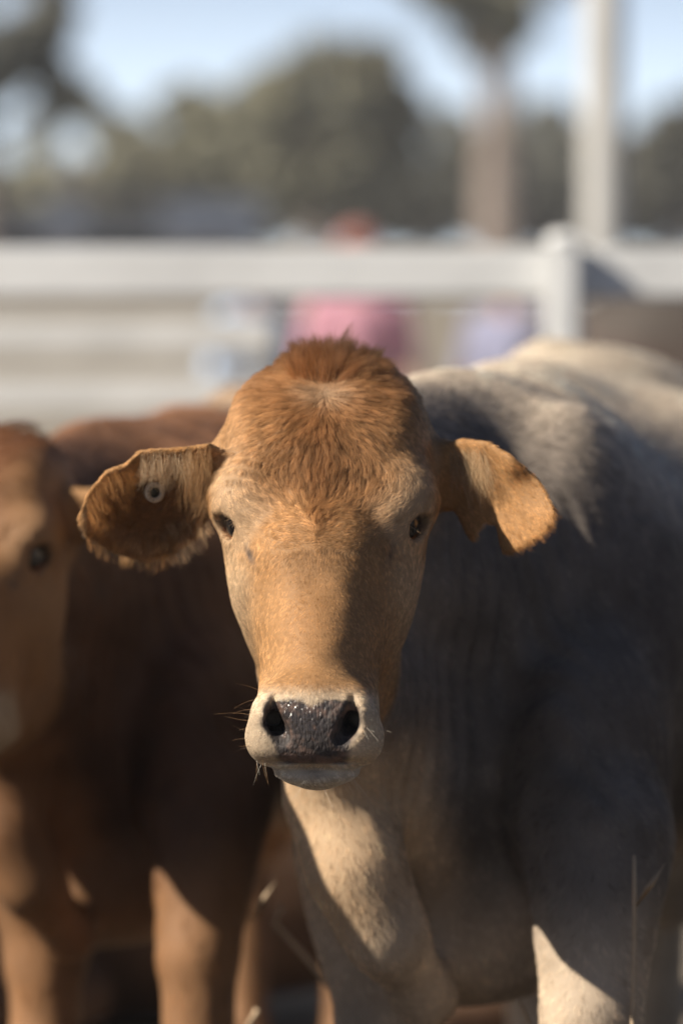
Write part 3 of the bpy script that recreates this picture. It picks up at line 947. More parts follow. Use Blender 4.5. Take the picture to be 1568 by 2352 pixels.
def ground_material():
    m, nt, b = mat_new('dry_dirt')
    N, Lk = nt.nodes, nt.links
    tc = N.new('ShaderNodeTexCoord')
    n1 = N.new('ShaderNodeTexNoise'); n1.inputs['Scale'].default_value = .9; n1.inputs['Detail'].default_value = 8; Lk.new(tc.outputs['Object'], n1.inputs['Vector'])
    n2 = N.new('ShaderNodeTexNoise'); n2.inputs['Scale'].default_value = 22; n2.inputs['Detail'].default_value = 6; Lk.new(tc.outputs['Object'], n2.inputs['Vector'])
    r1 = N.new('ShaderNodeValToRGB'); e = r1.color_ramp.elements
    e[0].position = .35; e[0].color = (.060, .045, .032, 1); e[1].position = .65; e[1].color = (.125, .095, .066, 1)
    Lk.new(n1.outputs['Fac'], r1.inputs['Fac'])
    mx = N.new('ShaderNodeMix'); mx.data_type = 'RGBA'; mx.blend_type = 'MULTIPLY'; mx.inputs[0].default_value = .6
    r2 = N.new('ShaderNodeValToRGB'); r2.color_ramp.elements[0].color = (.55, .52, .5, 1); r2.color_ramp.elements[0].position = .3; r2.color_ramp.elements[1].position = .7
    Lk.new(n2.outputs['Fac'], r2.inputs['Fac'])
    Lk.new(r1.outputs['Color'], mx.inputs[6]); Lk.new(r2.outputs['Color'], mx.inputs[7])
    sp = N.new('ShaderNodeSeparateXYZ'); Lk.new(tc.outputs['Object'], sp.inputs[0])
    mr = N.new('ShaderNodeMapRange'); mr.inputs['From Min'].default_value = 17; mr.inputs['From Max'].default_value = 24; Lk.new(sp.outputs['Y'], mr.inputs['Value'])
    m2 = N.new('ShaderNodeMix'); m2.data_type = 'RGBA'; m2.inputs[7].default_value = (.20, .18, .15, 1)
    Lk.new(mr.outputs['Result'], m2.inputs[0]); Lk.new(mx.outputs[2], m2.inputs[6])
    Lk.new(m2.outputs[2], b.inputs['Base Color'])
    b.inputs['Roughness'].default_value = .95; b.inputs['Specular IOR Level'].default_value = .1
    mr2 = N.new('ShaderNodeMapRange'); mr2.interpolation_type = 'SMOOTHSTEP'; mr2.inputs['From Min'].default_value = 1.6; mr2.inputs['From Max'].default_value = 3.2
    wob = N.new('ShaderNodeMath'); wob.operation = 'MULTIPLY_ADD'; wob.inputs[1].default_value = 1.6; Lk.new(n1.outputs['Fac'], wob.inputs[0]); Lk.new(sp.outputs['Y'], wob.inputs[2])
    Lk.new(wob.outputs[0], mr2.inputs['Value'])
    m3 = N.new('ShaderNodeMix'); m3.data_type = 'RGBA'; m3.inputs[7].default_value = (.30, .26, .21, 1)
    m4 = N.new('ShaderNodeMath'); m4.operation = 'MULTIPLY'; m4.inputs[1].default_value = .8; Lk.new(mr2.outputs['Result'], m4.inputs[0])
    Lk.new(m4.outputs[0], m3.inputs[0]); Lk.new(mx.outputs[2], m3.inputs[6]); Lk.new(m3.outputs[2], m2.inputs[6])
    bp = N.new('ShaderNodeBump'); bp.inputs['Strength'].default_value = .6; bp.inputs['Distance'].default_value = .03
    Lk.new(n2.outputs['Fac'], bp.inputs['Height']); Lk.new(bp.outputs['Normal'], b.inputs['Normal'])
    return m
tag(link_mesh('ground', gv, gf, ground_material()), kind='structure')

# ------------------------------------------------------------------ fences
WHITE = simple_mat('white_paint', (.60, .612, .615), .5, .13, 3, .3, .25)
WORN = simple_mat('worn_white_paint', (.53, .535, .53), .6, .12, 6, .3, .2)
def gz(x, y): return float(ground_z(np.array(x, float), np.array(y, float)))
def fence(name, label, group, y, x0, x1, posts, rails, rail_h, rail_d, post_w, post_top, mat, round_cap=True, front=-1):
    r = empty(name, ((x0 + x1) / 2, y, 0)); tag(r, label, 'fence', group)
    cx = (x0 + x1) / 2
    for z in rails:
        bm = bmesh.new(); bm_box(bm, (0, front * (post_w / 2 + rail_d / 2 + .002), z), (x1 - x0, rail_d, rail_h), .008)
        bm_obj('rail', bm, mat, r)
    for px in posts:
        bm = bmesh.new(); bm_box(bm, (px - cx, 0, post_top / 2 - .15), (post_w, post_w, post_top + .3), .012)
        po = bm_obj('post', bm, mat, r)
        if round_cap:
            b2 = bmesh.new()
            bmesh.ops.create_uvsphere(b2, u_segments=14, v_segments=8, radius=post_w * .50, matrix=Matrix.Translation((px - cx, 0, post_top)) @ Matrix.Diagonal((1, 1, .55, 1)))
            bm_obj('post_cap', b2, mat, po, True)
    return r
Y1 = 3.4
def xat(u, y): return P(u, 747, y)[0]
def zat(v, y): return P(784, v, y)[2]
post_x = xat(1292, Y1)
fence('rail_fence', 'white painted rail fence with one round capped post behind the calves', 'yard fences', Y1, -3.6, 3.6,
      [post_x - 3.05, post_x, post_x + 2.4], [zat(627, Y1 + .06), .62], .092, .05, .066, zat(553, Y1), WHITE, front=1)
Y2 = 8.4
fence('yard_fence', 'worn grey white three rail fence further back, ending at a white post', 'yard fences', Y2, -6.5, xat(632, Y2),
      [xat(632, Y2) - .04, xat(632, Y2) - 2.6, xat(632, Y2) - 5.1], [zat(772, Y2), zat(905, Y2), zat(1060, Y2)], .115, .05, .10, zat(735, Y2), WORN, False)

# white light pole
pl = empty('light_pole', (xat(1384, 11.0), 11.0, 0)); tag(pl, 'tall round white pole rising behind the capped fence post', 'pole')
v_, f_ = tube([(0, 0, -.2), (0, 0, 1.4), (0, 0, 6.2)], [.080, .076, .066], 18); link_mesh('shaft', v_, f_, simple_mat('dull_white_paint', (.42, .42, .41), .6, .12, 3, .2), pl)
v_, f_ = tube([(0, 0, 0), (0, 0, .03), (0, 0, .031), (0, 0, .10)], [.13, .13, .075, .07], 18); link_mesh('base_flange', v_, f_, WHITE, pl)
v_, f_ = tube([(0, 0, 6.2), (.1, 0, 6.35), (.7, 0, 6.42)], [.048, .04, .035], 12); link_mesh('arm', v_, f_, WHITE, pl)
bm = bmesh.new(); bm_box(bm, (.9, 0, 6.42), (.5, .2, .09), .02); bm_obj('lamp_head', bm, WORN, pl)

# low shed on the bank
SHEDW = simple_mat('tan_sheeting', (.40, .345, .28), .7, .08, 3)
ROOF = simple_mat('blue_grey_roofing', (.075, .088, .115), .5, .1, 4)
DARK = simple_mat('dark_opening', (.03, .03, .03), .8, .2, 3)
ys = 42.0; g0 = gz(-6, ys)
sx0, sx1 = xat(-420, ys), xat(545, ys)
sh = empty('farm_shed', ((sx0 + sx1) / 2, ys, g0)); tag(sh, 'long low tan farm shed with a blue grey roof below the trees', 'shed')
ht = zat(556, ys) - g0; hw_ = (sx1 - sx0) / 2
bm = bmesh.new(); bm_box(bm, (0, 2, ht / 2 - .2), (2 * hw_, 4, ht + .4)); bm_obj('wall', bm, SHEDW, sh)
bm = bmesh.new()
rp = [(-hw_ - .3, -.35, ht + .002), (hw_ + .3, -.35, ht + .002), (hw_ + .3, 2, ht + .46), (-hw_ - .3, 2, ht + .46), (-hw_ - .3, 4.35, ht + .002), (hw_ + .3, 4.35, ht + .002)]
vv = [bm.verts.new(p) for p in rp] + [bm.verts.new((p[0], p[1], p[2] + .06)) for p in rp]
for q in ((0, 1, 2, 3), (3, 2, 5, 4)):
    bm.faces.new([vv[i] for i in q][::-1]); bm.faces.new([vv[i + 6] for i in q])
for q in ((0, 1), (1, 2), (2, 5), (5, 4), (4, 3), (3, 0)): bm.faces.new([vv[q[0]], vv[q[1]], vv[q[1] + 6], vv[q[0] + 6]])
bm_obj('roof', bm, ROOF, sh)
for k, fx in enumerate((-.6, -.1, .45)):
    bm = bmesh.new(); bm_box(bm, (fx * hw_, -.012, .55), (.9, .05, 1.1)); bm_obj('door', bm, DARK, sh)

# ------------------------------------------------------------------ trees
BARK = simple_mat('pale_bark', (.23, .19, .165), .9, .25, 6, .2, .5)
def leaf_mat(name, a, b_):
    m, nt, b = mat_new(name)
    N, Lk = nt.nodes, nt.links
    oi = N.new('ShaderNodeTexCoord'); n = N.new('ShaderNodeTexNoise'); n.inputs['Scale'].default_value = 1.1; n.inputs['Detail'].default_value = 3
    Lk.new(oi.outputs['Object'], n.inputs['Vector'])
    r = N.new('ShaderNodeValToRGB'); r.color_ramp.elements[0].color = a + (1,); r.color_ramp.elements[1].color = b_ + (1,)
    r.color_ramp.elements[0].position = .38; r.color_ramp.elements[1].position = .62
    Lk.new(n.outputs['Fac'], r.inputs['Fac']); Lk.new(r.outputs['Color'], b.inputs['Base Color'])
    b.inputs['Roughness'].default_value = .6; b.inputs['Specular IOR Level'].default_value = .3
    return m
LEAF = [leaf_mat('gum_leaves', (.19, .18, .125), (.32, .31, .22)), leaf_mat('dark_leaves', (.14, .14, .115), (.23, .23, .19)), leaf_mat('grey_leaves', (.080, .082, .066), (.15, .145, .115))]
def crown_mesh(name, blobs, n, leaf, mat, seed):
    r = np.random.default_rng(seed)
    bl = np.array(blobs, float)
    vol = bl[:, 3] * bl[:, 4] * bl[:, 5]
    k = r.choice(len(bl), size=n, p=vol ** .8 / (vol ** .8).sum())
    d = r.normal(size=(n, 3)); d /= np.linalg.norm(d, axis=1)[:, None]
    rad = r.random(n) ** .45
    c = bl[k, :3] + d * bl[k, 3:6] * rad[:, None]
    c += .12 * bl[k, 3:6] * np.stack([noise(c, 1.3, s) for s in (1, 2, 3)], 1)
    keep = noise(c, .9, seed + 7) + .35 * noise(c, 2.4, seed + 9) > -.28
    c = c[keep]; n = len(c)
    a = r.normal(size=(n, 3)); a /= np.linalg.norm(a, axis=1)[:, None]
    b = np.cross(a, r.normal(size=(n, 3))); b /= np.linalg.norm(b, axis=1)[:, None]
    s = leaf * (.6 + .8 * r.random(n))[:, None]
    v = np.stack([c - a * s, c + b * s * .38, c + a * s, c - b * s * .38], 1).reshape(-1, 3)
    me = bpy.data.meshes.new(name)
    me.from_pydata(v.tolist(), [], np.arange(4 * n).reshape(n, 4).tolist())
    me.materials.append(mat)
    return me
def tree(label, base, trunk_pts, trunk_r, blobs, n, leaf, mat, seed, group='trees beyond the yards', name='gum_tree'):
    r_ = random.Random(seed)
    t = empty(name, base); tag(t, label, 'tree', group)
    v, f = tube(trunk_pts, trunk_r, 10); tr = link_mesh('trunk', v, f, BARK, t)
    top = Vector(trunk_pts[-1]); mid = Vector(trunk_pts[len(trunk_pts) // 2])
    for bl in blobs[:7]:
        c = Vector(bl[:3]); s = mid.lerp(top, r_.uniform(.3, 1.0))
        m = s.lerp(c, .5) + Vector((r_.uniform(-.2, .2), r_.uniform(-.2, .2), -.15 * abs(c.z - s.z)))
        v, f = tube([s, m, c], [trunk_r[-1] * .75, trunk_r[-1] * .5, trunk_r[-1] * .2], 6); link_mesh('limb', v, f, BARK, t)
    me = crown_mesh('crown', blobs, n, leaf, mat, seed)
    o = bpy.data.objects.new('crown', me); COL.objects.link(o); o.parent = t
    return t
def place_tree(label, u, y, items, n, leaf, mat, seed, trunk_w=None, lean=0.0):
    """items: crown lumps in grid units (u, v, half width, half height)."""
    g = gz(xat(u, y), y); bx = xat(u, y); sc = (y - CAM_Y) / FPX
    r_ = random.Random(seed)
    blobs = []
    for (bu, bv, bw, bh) in items:
        blobs.append((xat(bu, y) - bx, r_.uniform(-.5, .5) * bw * sc, zat(bv, y) - g, bw * sc, .8 * (bw + bh) / 2 * sc, bh * sc))
    top = max(b[2] for b in blobs) * .82
    w = (trunk_w or 60) * sc / 2
    pts = [(0, 0, -.3), (0, 0, 0), (lean * .4, 0, top * .4), (lean, .1, top * .75), (lean * 1.3, 0, top)]
    return tree(label, (bx, y, g), pts, [w * 1.35, w * 1.15, w, w * .8, w * .45], blobs, n, leaf, mat, seed)
TREES = [
    ('broad olive tree with a domed crown behind the person in pink', 720, 58, [(760, 190, 150, 110), (640, 230, 110, 100), (860, 160, 70, 80), (560, 300, 120, 90), (900, 300, 110, 120), (700, 380, 220, 130), (440, 240, 90, 45), (480, 330, 120, 70)], 9000, .20, 0, 70),
    ('tree with a thick pale trunk next to the white pole', 1145, 50, [(1090, -10, 150, 60), (1170, 60, 60, 55), (1010, -60, 120, 60), (1200, -80, 160, 70), (1080, 90, 40, 40)], 3000, .18, 0, 104),
    ('spreading dark tree reaching over the shed roof', -40, 40, [(30, 70, 140, 100), (-60, 150, 150, 110), (110, 30, 80, 50), (150, 225, 75, 60), (-20, -60, 200, 90), (60, 150, 90, 60)], 4200, .15, 1, 70),
    ('low grey green tree standing just behind the shed', 170, 66, [(170, 420, 150, 90), (260, 330, 120, 70), (60, 440, 110, 70), (330, 390, 120, 90), (130, 310, 80, 60), (220, 270, 70, 40)], 5200, .20, 0, 50),
    ('dark bushy tree between the shed and the domed olive tree', 470, 72, [(430, 420, 170, 110), (540, 380, 120, 120), (350, 460, 120, 80)], 6000, .22, 1, 50),
    ('dark tree between the domed olive tree and the pale trunk', 980, 64, [(1000, 330, 90, 110), (950, 430, 130, 110), (1060, 400, 90, 120), (880, 450, 120, 90)], 6000, .20, 1, 50),
    ('dark tree between the pale trunk and the white pole', 1255, 70, [(1250, 330, 80, 110), (1200, 440, 110, 110), (1330, 400, 110, 130)], 6000, .22, 1, 50),
    ('grey green tree beyond the white pole, furthest from the shed', 1560, 60, [(1570, 300, 90, 90), (1500, 400, 110, 120), (1640, 330, 120, 150), (1440, 440, 90, 90)], 6000, .20, 2, 55),
    ('pale scrubby tree far behind the domed crown', 620, 95, [(600, 440, 200, 130), (780, 440, 200, 130), (460, 480, 160, 90), (900, 490, 160, 90)], 7000, .30, 0, 40),
    ('dark scrubby tree far behind the shed', 60, 98, [(40, 480, 220, 90), (220, 470, 200, 100), (-160, 450, 200, 110), (350, 500, 160, 80)], 7000, .30, 1, 40),
    ('dark scrubby tree far behind the white pole', 1380, 96, [(1300, 460, 200, 120), (1480, 460, 200, 120), (1120, 480, 180, 100), (1640, 450, 160, 120)], 7000, .30, 1, 40),
]
for k, (lb, u, y, items, n, leaf, mi, tw) in enumerate(TREES):
    place_tree(lb, u, y, items, n, leaf, LEAF[mi], 40 + k, tw)

# copied trees added round the open side, unseen, to block light from the horizon
def copy_tree(o, parent=None):
    c = o.copy(); COL.objects.link(c); c.parent = parent
    for ch in o.children: copy_tree(ch, c)
    return c
protos = [o for o in COL.objects if o.get('category') == 'tree'][:9]
rt = random.Random(5)
for k in range(22):
    a = math.radians(28 + k * (304 / 21)); d = rt.uniform(24, 34)
    x, y = d * math.sin(a), CAM_Y + d * math.cos(a)
    c = copy_tree(protos[k % len(protos)])
    c.location = (x, y, gz(x, y)); c.rotation_euler = (0, 0, rt.uniform(0, 6.28)); c.scale = (1.1,) * 3
    tag(c, 'unseen gum tree added round the open side of the yards to block horizon light', 'tree', 'added tree ring blocking horizon light')

# ------------------------------------------------------------------ people behind the fence
def person(label, x, y, rz, height, shirt, trousers, hat=None, hair=(.03, .02, .015), skin=(.42, .25, .18), arm=0.0):
    s = height / 1.72
    sk = lambda q: np.array(q, float) * s
    def grid(d): return (np.arange(-.42, .42, d) * s, np.arange(-.30, .34, d) * s, np.arange(-.02, 1.80, d) * s)
    def limbs(f, inf, which):
        con = lambda a, b, r1, r2, k=.02: f.cone(sk(a), sk(b), (r1 + inf) * s, (r2 + inf) * s, k * s)
        ell = lambda c, r, k=.03: f.ell(sk(c), (np.array(r) + inf) * s, k * s)
        if 'torso' in which:
            ell((0, .01, 1.27), (.165, .105, .16)); ell((0, 0, 1.08), (.145, .10, .17)); ell((0, .01, .97), (.165, .115, .11))
            con((-.15, .01, 1.40), (.15, .01, 1.40), .055, .055, .05)
        for g in (-1, 1):
            elb = (g * .235, .02 - .03 * arm, 1.13); wr = (g * (.25 - .10 * arm), -.05 - .18 * arm, .90 + .16 * arm)
            if 'upper' in which: con((g * .175, .01, 1.39), elb, .052, .040)
            if 'fore' in which: con(elb, wr, .039, .026)
            if 'hand' in which:
                w = np.array(wr); d = w - np.array(elb); d /= np.linalg.norm(d)
                side = np.array([0, -1.0, 0]) - d * (-d[1]); side /= np.linalg.norm(side)
                con(w, w + d * .075, .027, .032, .01)
                for q, (o, ln) in enumerate(((.027, .070), (.009, .078), (-.009, .074), (-.027, .058))):
                    r0 = w + d * .085 + side * o; con(r0, r0 + d * ln * .6 + side * o * .1, .0095, .009, .004)
                    con(r0 + d * ln * .6, r0 + d * ln - np.array([g * .014, 0, 0]), .009, .0075, .004)
                con(w + d * .03 + side * .03, w + d * .085 + side * .055, .011, .009, .006)
            if 'leg' in which:
                con((g * .085, .01, .93), (g * .095, -.01, .50), .085, .056, .03); con((g * .095, -.01, .50), (g * .10, .02, .09), .054, .038, .02)
            if 'foot' in which:
                con((g * .10, .02, .055), (g * .115, -.14, .035), .042, .034, .02)
    f = Field(*grid(.0085))
    limbs(f, 0, ('torso', 'upper', 'fore', 'hand', 'leg', 'foot'))
    f.cone(sk((0, .01, 1.42)), sk((0, 0, 1.54)), .055 * s, .052 * s, .03 * s)
    f.ell(sk((0, .005, 1.625)), np.array((.076, .095, .105)) * s, .02 * s); f.ell(sk((0, -.03, 1.575)), np.array((.055, .06, .06)) * s, .02 * s)
    f.ell(sk((0, -.098, 1.605)), np.array((.013, .02, .022)) * s, .012 * s)
    for g in (-1, 1):
        f.ell(sk((g * .078, .01, 1.615)), np.array((.010, .018, .03)) * s, .006 * s)
        f.ell(sk((g * .032, -.088, 1.632)), np.array((.014, .008, .008)) * s, .006 * s, cut=True)
    f.ell(sk((0, -.092, 1.556)), np.array((.024, .008, .004)) * s, .004 * s, cut=True)
    V, Q = keep_largest(*f.mesh())
    r = empty('person', (x, y, gz(x, y)), rz); tag(r, label, 'person', 'people behind the yard fences')
    link_mesh('body', V, Q, simple_mat('skin', skin, .55, .06, 12), r)
    def cloth(name, which, inf, col, cut=None, extra=None):
        ff = Field(*grid(.011)); limbs(ff, inf, which)
        if extra: extra(ff)
        VV, QQ = keep_largest(*ff.mesh()); link_mesh(name, VV, QQ, simple_mat(name + '_cloth', col, .85, .08, 9, .15, .3), r)
    cloth('shirt', ('torso', 'upper'), .012, shirt)
    cloth('trousers', ('leg',), .016, trousers, extra=lambda ff: ff.ell(sk((0, .01, .95)), np.array((.165, .12, .10)) * s, .04 * s))
    for g in (-1, 1):
        ff = Field(*grid(.009)); ff.cone(sk((g * .10, .03, .05)), sk((g * .116, -.15, .036)), .05 * s, .042 * s, .02 * s); ff.cone(sk((g * .10, .02, .05)), sk((g * .10, .02, .15)), .048 * s, .046 * s, .02 * s)
        VV, QQ = ff.mesh(); link_mesh('shoe', VV, QQ, simple_mat('boot_leather', (.08, .05, .03), .6), r)
    ff = Field(*grid(.009)); ff.ell(sk((0, .022, 1.652)), np.array((.084, .094, .092)) * s, .01 * s); ff.ell(sk((0, -.10, 1.60)), np.array((.075, .07, .08)) * s, .015 * s, cut=True)
    VV, QQ = keep_largest(*ff.mesh()); link_mesh('hair', VV, QQ, simple_mat('hair_brown', hair, .6), r)
    if hat:
        ff = Field(*[np.arange(a, b, .008) * s for a, b in ((-.2, .2), (-.24, .2), (1.62, 1.80))])
        ff.ell(sk((0, .012, 1.685)), np.array((.095, .110, .085)) * s, .01 * s)
        ff.ell(sk((0, .0, 1.60)), np.array((.2, .2, .075)) * s, .006 * s, cut=True)
        ff.ell(sk((0, -.12, 1.682)), np.array((.075, .085, .009)) * s, .01 * s)
        VV, QQ = keep_largest(*ff.mesh()); link_mesh('cap', VV, QQ, simple_mat('cap_cloth', hat, .8), r)
    return r
person('person in a pink shirt and red cap standing behind the white rail', xat(822, 11.5), 11.5, .15, 1.49, (.52, .27, .335), (.07, .08, .12), hat=(.27, .12, .105), arm=.6)
person('person in a light blue shirt beside the person in pink', xat(585, 13.0), 13.0, .6, 1.43, (.42, .56, .78), (.10, .09, .08), arm=.3)
person('person in a lilac blue shirt near the capped fence post', xat(1168, 12.2), 12.2, -.5, 1.42, (.23, .24, .34), (.03, .035, .07), arm=.9)

# ------------------------------------------------------------------ the calves
HERD = 'cattle in the yards'
head = Head(ORG, rotz(-math.radians(2.6)))
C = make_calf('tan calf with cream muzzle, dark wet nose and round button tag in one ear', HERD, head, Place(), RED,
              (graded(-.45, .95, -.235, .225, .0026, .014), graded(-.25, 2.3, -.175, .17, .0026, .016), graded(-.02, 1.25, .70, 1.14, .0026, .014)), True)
V, n = C['V'], C['n']
view = V - np.array([0, CAM_Y, CAM_Z]); view /= np.linalg.norm(view, axis=1)[:, None]
facing = sstep(.45, .05, (n * view).sum(1)) * .92 + .08
hw = C['coat'].regions(V, n)[5]
nose = C['coat'].colour(V, n)[1]
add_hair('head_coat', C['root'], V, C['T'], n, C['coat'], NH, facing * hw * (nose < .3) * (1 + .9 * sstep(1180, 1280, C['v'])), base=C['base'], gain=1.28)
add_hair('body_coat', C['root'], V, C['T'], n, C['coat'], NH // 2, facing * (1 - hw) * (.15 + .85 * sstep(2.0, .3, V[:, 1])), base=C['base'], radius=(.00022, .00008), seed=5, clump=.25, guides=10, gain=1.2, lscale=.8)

BROWN = dict(RED, face=(.37, .20, .092), red=(.19, .078, .031), body=(.115, .055, .030), back=(.34, .165, .085), rump=(.52, .37, .25), neck=(.115, .055, .030), grey=(.08, .05, .035), leg=(.30, .155, .072), chest=(.28, .135, .06), pale=(.42, .26, .145))
pl2 = Place((ORG[0], ORG[1]), 0.0, .94, (-.389, .60))
hd2 = Head(pl2(ORG) + np.array([.004, 0, -.014]), rotz(-math.radians(11)) @ roty(-math.radians(6)), .94)
def grid_for(place, lo, hi, d):
    c = np.array([place(np.array([a, b, e])) for a in (lo[0], hi[0]) for b in (lo[1], hi[1]) for e in (lo[2], hi[2])])
    return tuple(np.arange(c[:, i].min(), c[:, i].max(), d) for i in range(3))
C2 = make_calf('red brown calf standing beside the tagged tan calf', HERD, hd2, pl2, BROWN, grid_for(pl2, (-.42, -.24, -.02), (.95, 2.3, 1.22), .009), True, seed=2)
V2, n2 = C2['V'], C2['n']
add_hair('coat', C2['root'], V2, C2['T'], n2, C2['coat'], 40000, np.ones(len(V2)), base=C2['base'], radius=(.0004, .0002), seed=8, clump=.3, lscale=1.2)

PALE = dict(RED, body=(.50, .38, .27), back=(.55, .43, .31))
pl3 = Place((.31, 1.75), -math.radians(50.5), 1.07, (-.31 - .78 + .205, -1.75 + .22 + .010))
hd3 = Head(pl3(ORG), pl3.R, 1.07)
C3 = make_calf('pale calf turned away beside the red brown calf, its rump towards the tagged calf', HERD, hd3, pl3, PALE, grid_for(pl3, (-.42, -.24, -.02), (.95, 2.3, 1.22), .018), False, seed=3)
DKB = dict(RED, rump=(.055, .044, .037), body=(.06, .046, .038), back=(.06, .046, .038), neck=(.10, .05, .03), face=(.12, .06, .035), grey=(.08, .05, .04), leg=(.09, .05, .03), chest=(.1, .05, .03), red=(.09, .04, .02))
pl4 = Place((.25, 1.0), math.radians(78), 1.16, (xat(1900, 9.0) - .25, 8.0))
hd4 = Head(pl4(ORG), pl4.R, 1.16)
C4 = make_calf('dark brown cow standing side on behind the capped post fence', HERD, hd4, pl4, DKB, grid_for(pl4, (-.42, -.24, -.02), (.95, 2.3, 1.22), .02), False, seed=4)

pl5 = Place((.15, .8), math.radians(4), 1.04, (.98, -.05))
hd5 = Head(pl5(ORG), pl5.R @ rotz(math.radians(20)), 1.04)
BLK = {k: (.022, .019, .018) for k in RED}  # out-of-view calf added to block fill light, black so it bounces little
C5 = make_calf('unseen black calf added beside the flank of the tagged calf to block fill light', HERD, hd5, pl5, BLK, grid_for(pl5, (-.42, -.24, -.02), (.95, 2.3, 1.22), .018), False, seed=5)

pl6 = Place((.31, 1.75), -math.radians(54), 1.05, (-.31 - .95, -1.75 + 2.75))  # calf added beyond the frame so its shadow darkens the pale ground
hd6 = Head(pl6(ORG), pl6.R, 1.05)
C6 = make_calf('unseen pale calf added close to the fence to shade the ground behind the red brown calf', HERD, hd6, pl6, PALE, grid_for(pl6, (-.42, -.24, -.02), (.95, 2.3, 1.22), .018), False, seed=6)

# a calf lying down behind the two near ones, head away from the view's left
def lying_calf(label, x, y):
    f = Field(np.arange(x - .85, x + 1.15, .013), np.arange(y - .45, y + .45, .013), np.arange(-.01, .95, .013))
    q = lambda a, b, c: np.array([x + a, y + b, c])
    f.ell(q(-.10, 0, .27), (.52, .25, .27), .05)
    f.ell(q(-.48, -.02, .26), (.26, .24, .25), .08)
    f.ell(q(.32, 0, .32), (.24, .20, .25), .08)
    f.cone(q(-.6, 0, .40), q(.45, 0, .49), .09, .08, .08)
    f.cone(q(.42, 0, .44), q(.70, -.05, .68), .13, .085, .06)
    f.cone(q(.38, -.16, .14), q(.72, -.20, .09), .075, .055, .04); f.cone(q(.72, -.20, .09), q(.46, -.27, .05), .05, .038, .02)
    f.cone(q(.38, .16, .14), q(.70, .18, .09), .075, .055, .04); f.cone(q(.70, .18, .09), q(.46, .22, .05), .05, .038, .02)
    f.cone(q(-.42, -.20, .18), q(-.12, -.30, .10), .12, .06, .05); f.cone(q(-.12, -.30, .10), q(-.46, -.34, .05), .055, .038, .02)
    f.chain([q(-.72, .02, .36), q(-.80, .06, .15), q(-.70, .14, .04)], [.03, .02, .02], .03)
    hd = Head(q(.86, -.10, .68), rotz(math.radians(70)), .98)
    hd.build(f)
    VV, QQ = keep_largest(*f.mesh())
    VV = relax(VV, QQ, 2)
    r = empty('calf', (x, y, 0)); tag(r, label, 'calf', HERD)
    bo = link_mesh('body', VV - np.array([x, y, 0]), QQ, simple_mat('dark_brown_coat', (.075, .042, .026), .85, .3, 9, .15, .4), r)
    for g in (-1, 1):
        bm = bmesh.new(); bmesh.ops.create_uvsphere(bm, u_segments=16, v_segments=10, radius=.022)
        e = bm_obj('eye', bm, EYE, r, True); e.location = Vector(hd.w(hd.eye(g)) - np.array([x, y, 0]))
    return r
lying_calf('dark brown calf lying on the ground behind the two near calves', -.30, 2.86)

# ------------------------------------------------------------------ single hairs of the tagged calf: tuft, ear tufts, whiskers, lashes
rd = np.random.default_rng(77)
pr = V - np.array([0, CAM_Y, CAM_Z])
fw = pr[:, 1] * math.cos(PITCH) - pr[:, 2] * math.sin(PITCH)
VU = 784 + pr[:, 0] / fw * FPX
VVv = 1176 - (pr[:, 1] * math.sin(PITCH) + pr[:, 2] * math.cos(PITCH)) / fw * FPX
FRONT = ((n * view).sum(1) < .25) & (V[:, 1] < .2)
front_ids = np.nonzero(FRONT)[0]
def near_vert(u, v, k=1):
    d = (VU[front_ids] - u) ** 2 + (VVv[front_ids] - v) ** 2
    return front_ids[d.argmin()]
def grow(ids, dirs, ln, curl=.25, k=6, droop=0.0):
    p = V[ids]
    d = dirs / np.linalg.norm(dirs, axis=1)[:, None]
    c = np.clip(rd.normal(size=d.shape), -1.3, 1.3) * curl
    s = np.linspace(0, 1, k)
    return p[:, None, :] + ln[:, None, None] * (d[:, None, :] * s[None, :, None] + (c[:, None, :] + np.array([0, 0, -droop])) * (s ** 2)[None, :, None])
def clump_lines(L_, nguide, w):
    g = rd.choice(len(L_), nguide, replace=False)
    d = ((L_[:, None, 0] - L_[None, g, 0]) ** 2).sum(2)
    nr = g[d.argmin(1)]
    s = np.linspace(0, 1, L_.shape[1])
    return L_ + w * (s ** 1.2)[None, :, None] * (L_[nr] - L_), nr
def pick(mask, count):
    ids = np.nonzero(mask)[0]
    return rd.choice(ids, count)
du, vv_, yy = C['du'], C['v'], C['y']
# poll tuft: spraying up and out of the whorl
ids = pick((vv_ > 822) & (vv_ < 884) & (np.abs(du - 14) < 88) & (yy < .21), 9000)
ux, uz = (du[ids] - 6) / 90, np.clip((895 - vv_[ids]) / 70, 0, 1)
dr = np.stack([.80 * ux + .10 + .16 * rd.normal(size=len(ids)), .30 * (1 - uz) + .05 + .18 * rd.normal(size=len(ids)), .85 + .5 * uz + .16 * rd.normal(size=len(ids))], 1)
dr = dr / np.linalg.norm(dr, axis=1)[:, None] + n[ids] * (.06 + .26 * uz)[:, None]
dr[:, 0] = np.clip(dr[:, 0], -.9, .9)
ln = (.014 + .020 * rd.random(len(ids))) * (1 - .25 * np.abs(ux)) * (.75 + .5 * (noise(V[ids] * np.array([1, .2, .2]), 75, 41) * .5 + .5))
Lt, nr = clump_lines(grow(ids, dr, ln, .20, 6, .05), 170, .55)
tone = .6 + .8 * rd.random(len(ids)); ct = (np.array([[.17, .066, .023]]) * (1 - .40 * np.clip(ux, -.2, 1))[:, None] * (1.55 - .75 * uz)[:, None]) * tone[nr][:, None] * (.8 + .4 * rd.random((len(ids), 1)))
strands('poll_tuft', C['root'], Lt, ct, .00010, .00003, C['base'], .6 * dr / np.linalg.norm(dr, axis=1)[:, None] + n[ids] + np.array([0, -.5, 0]))
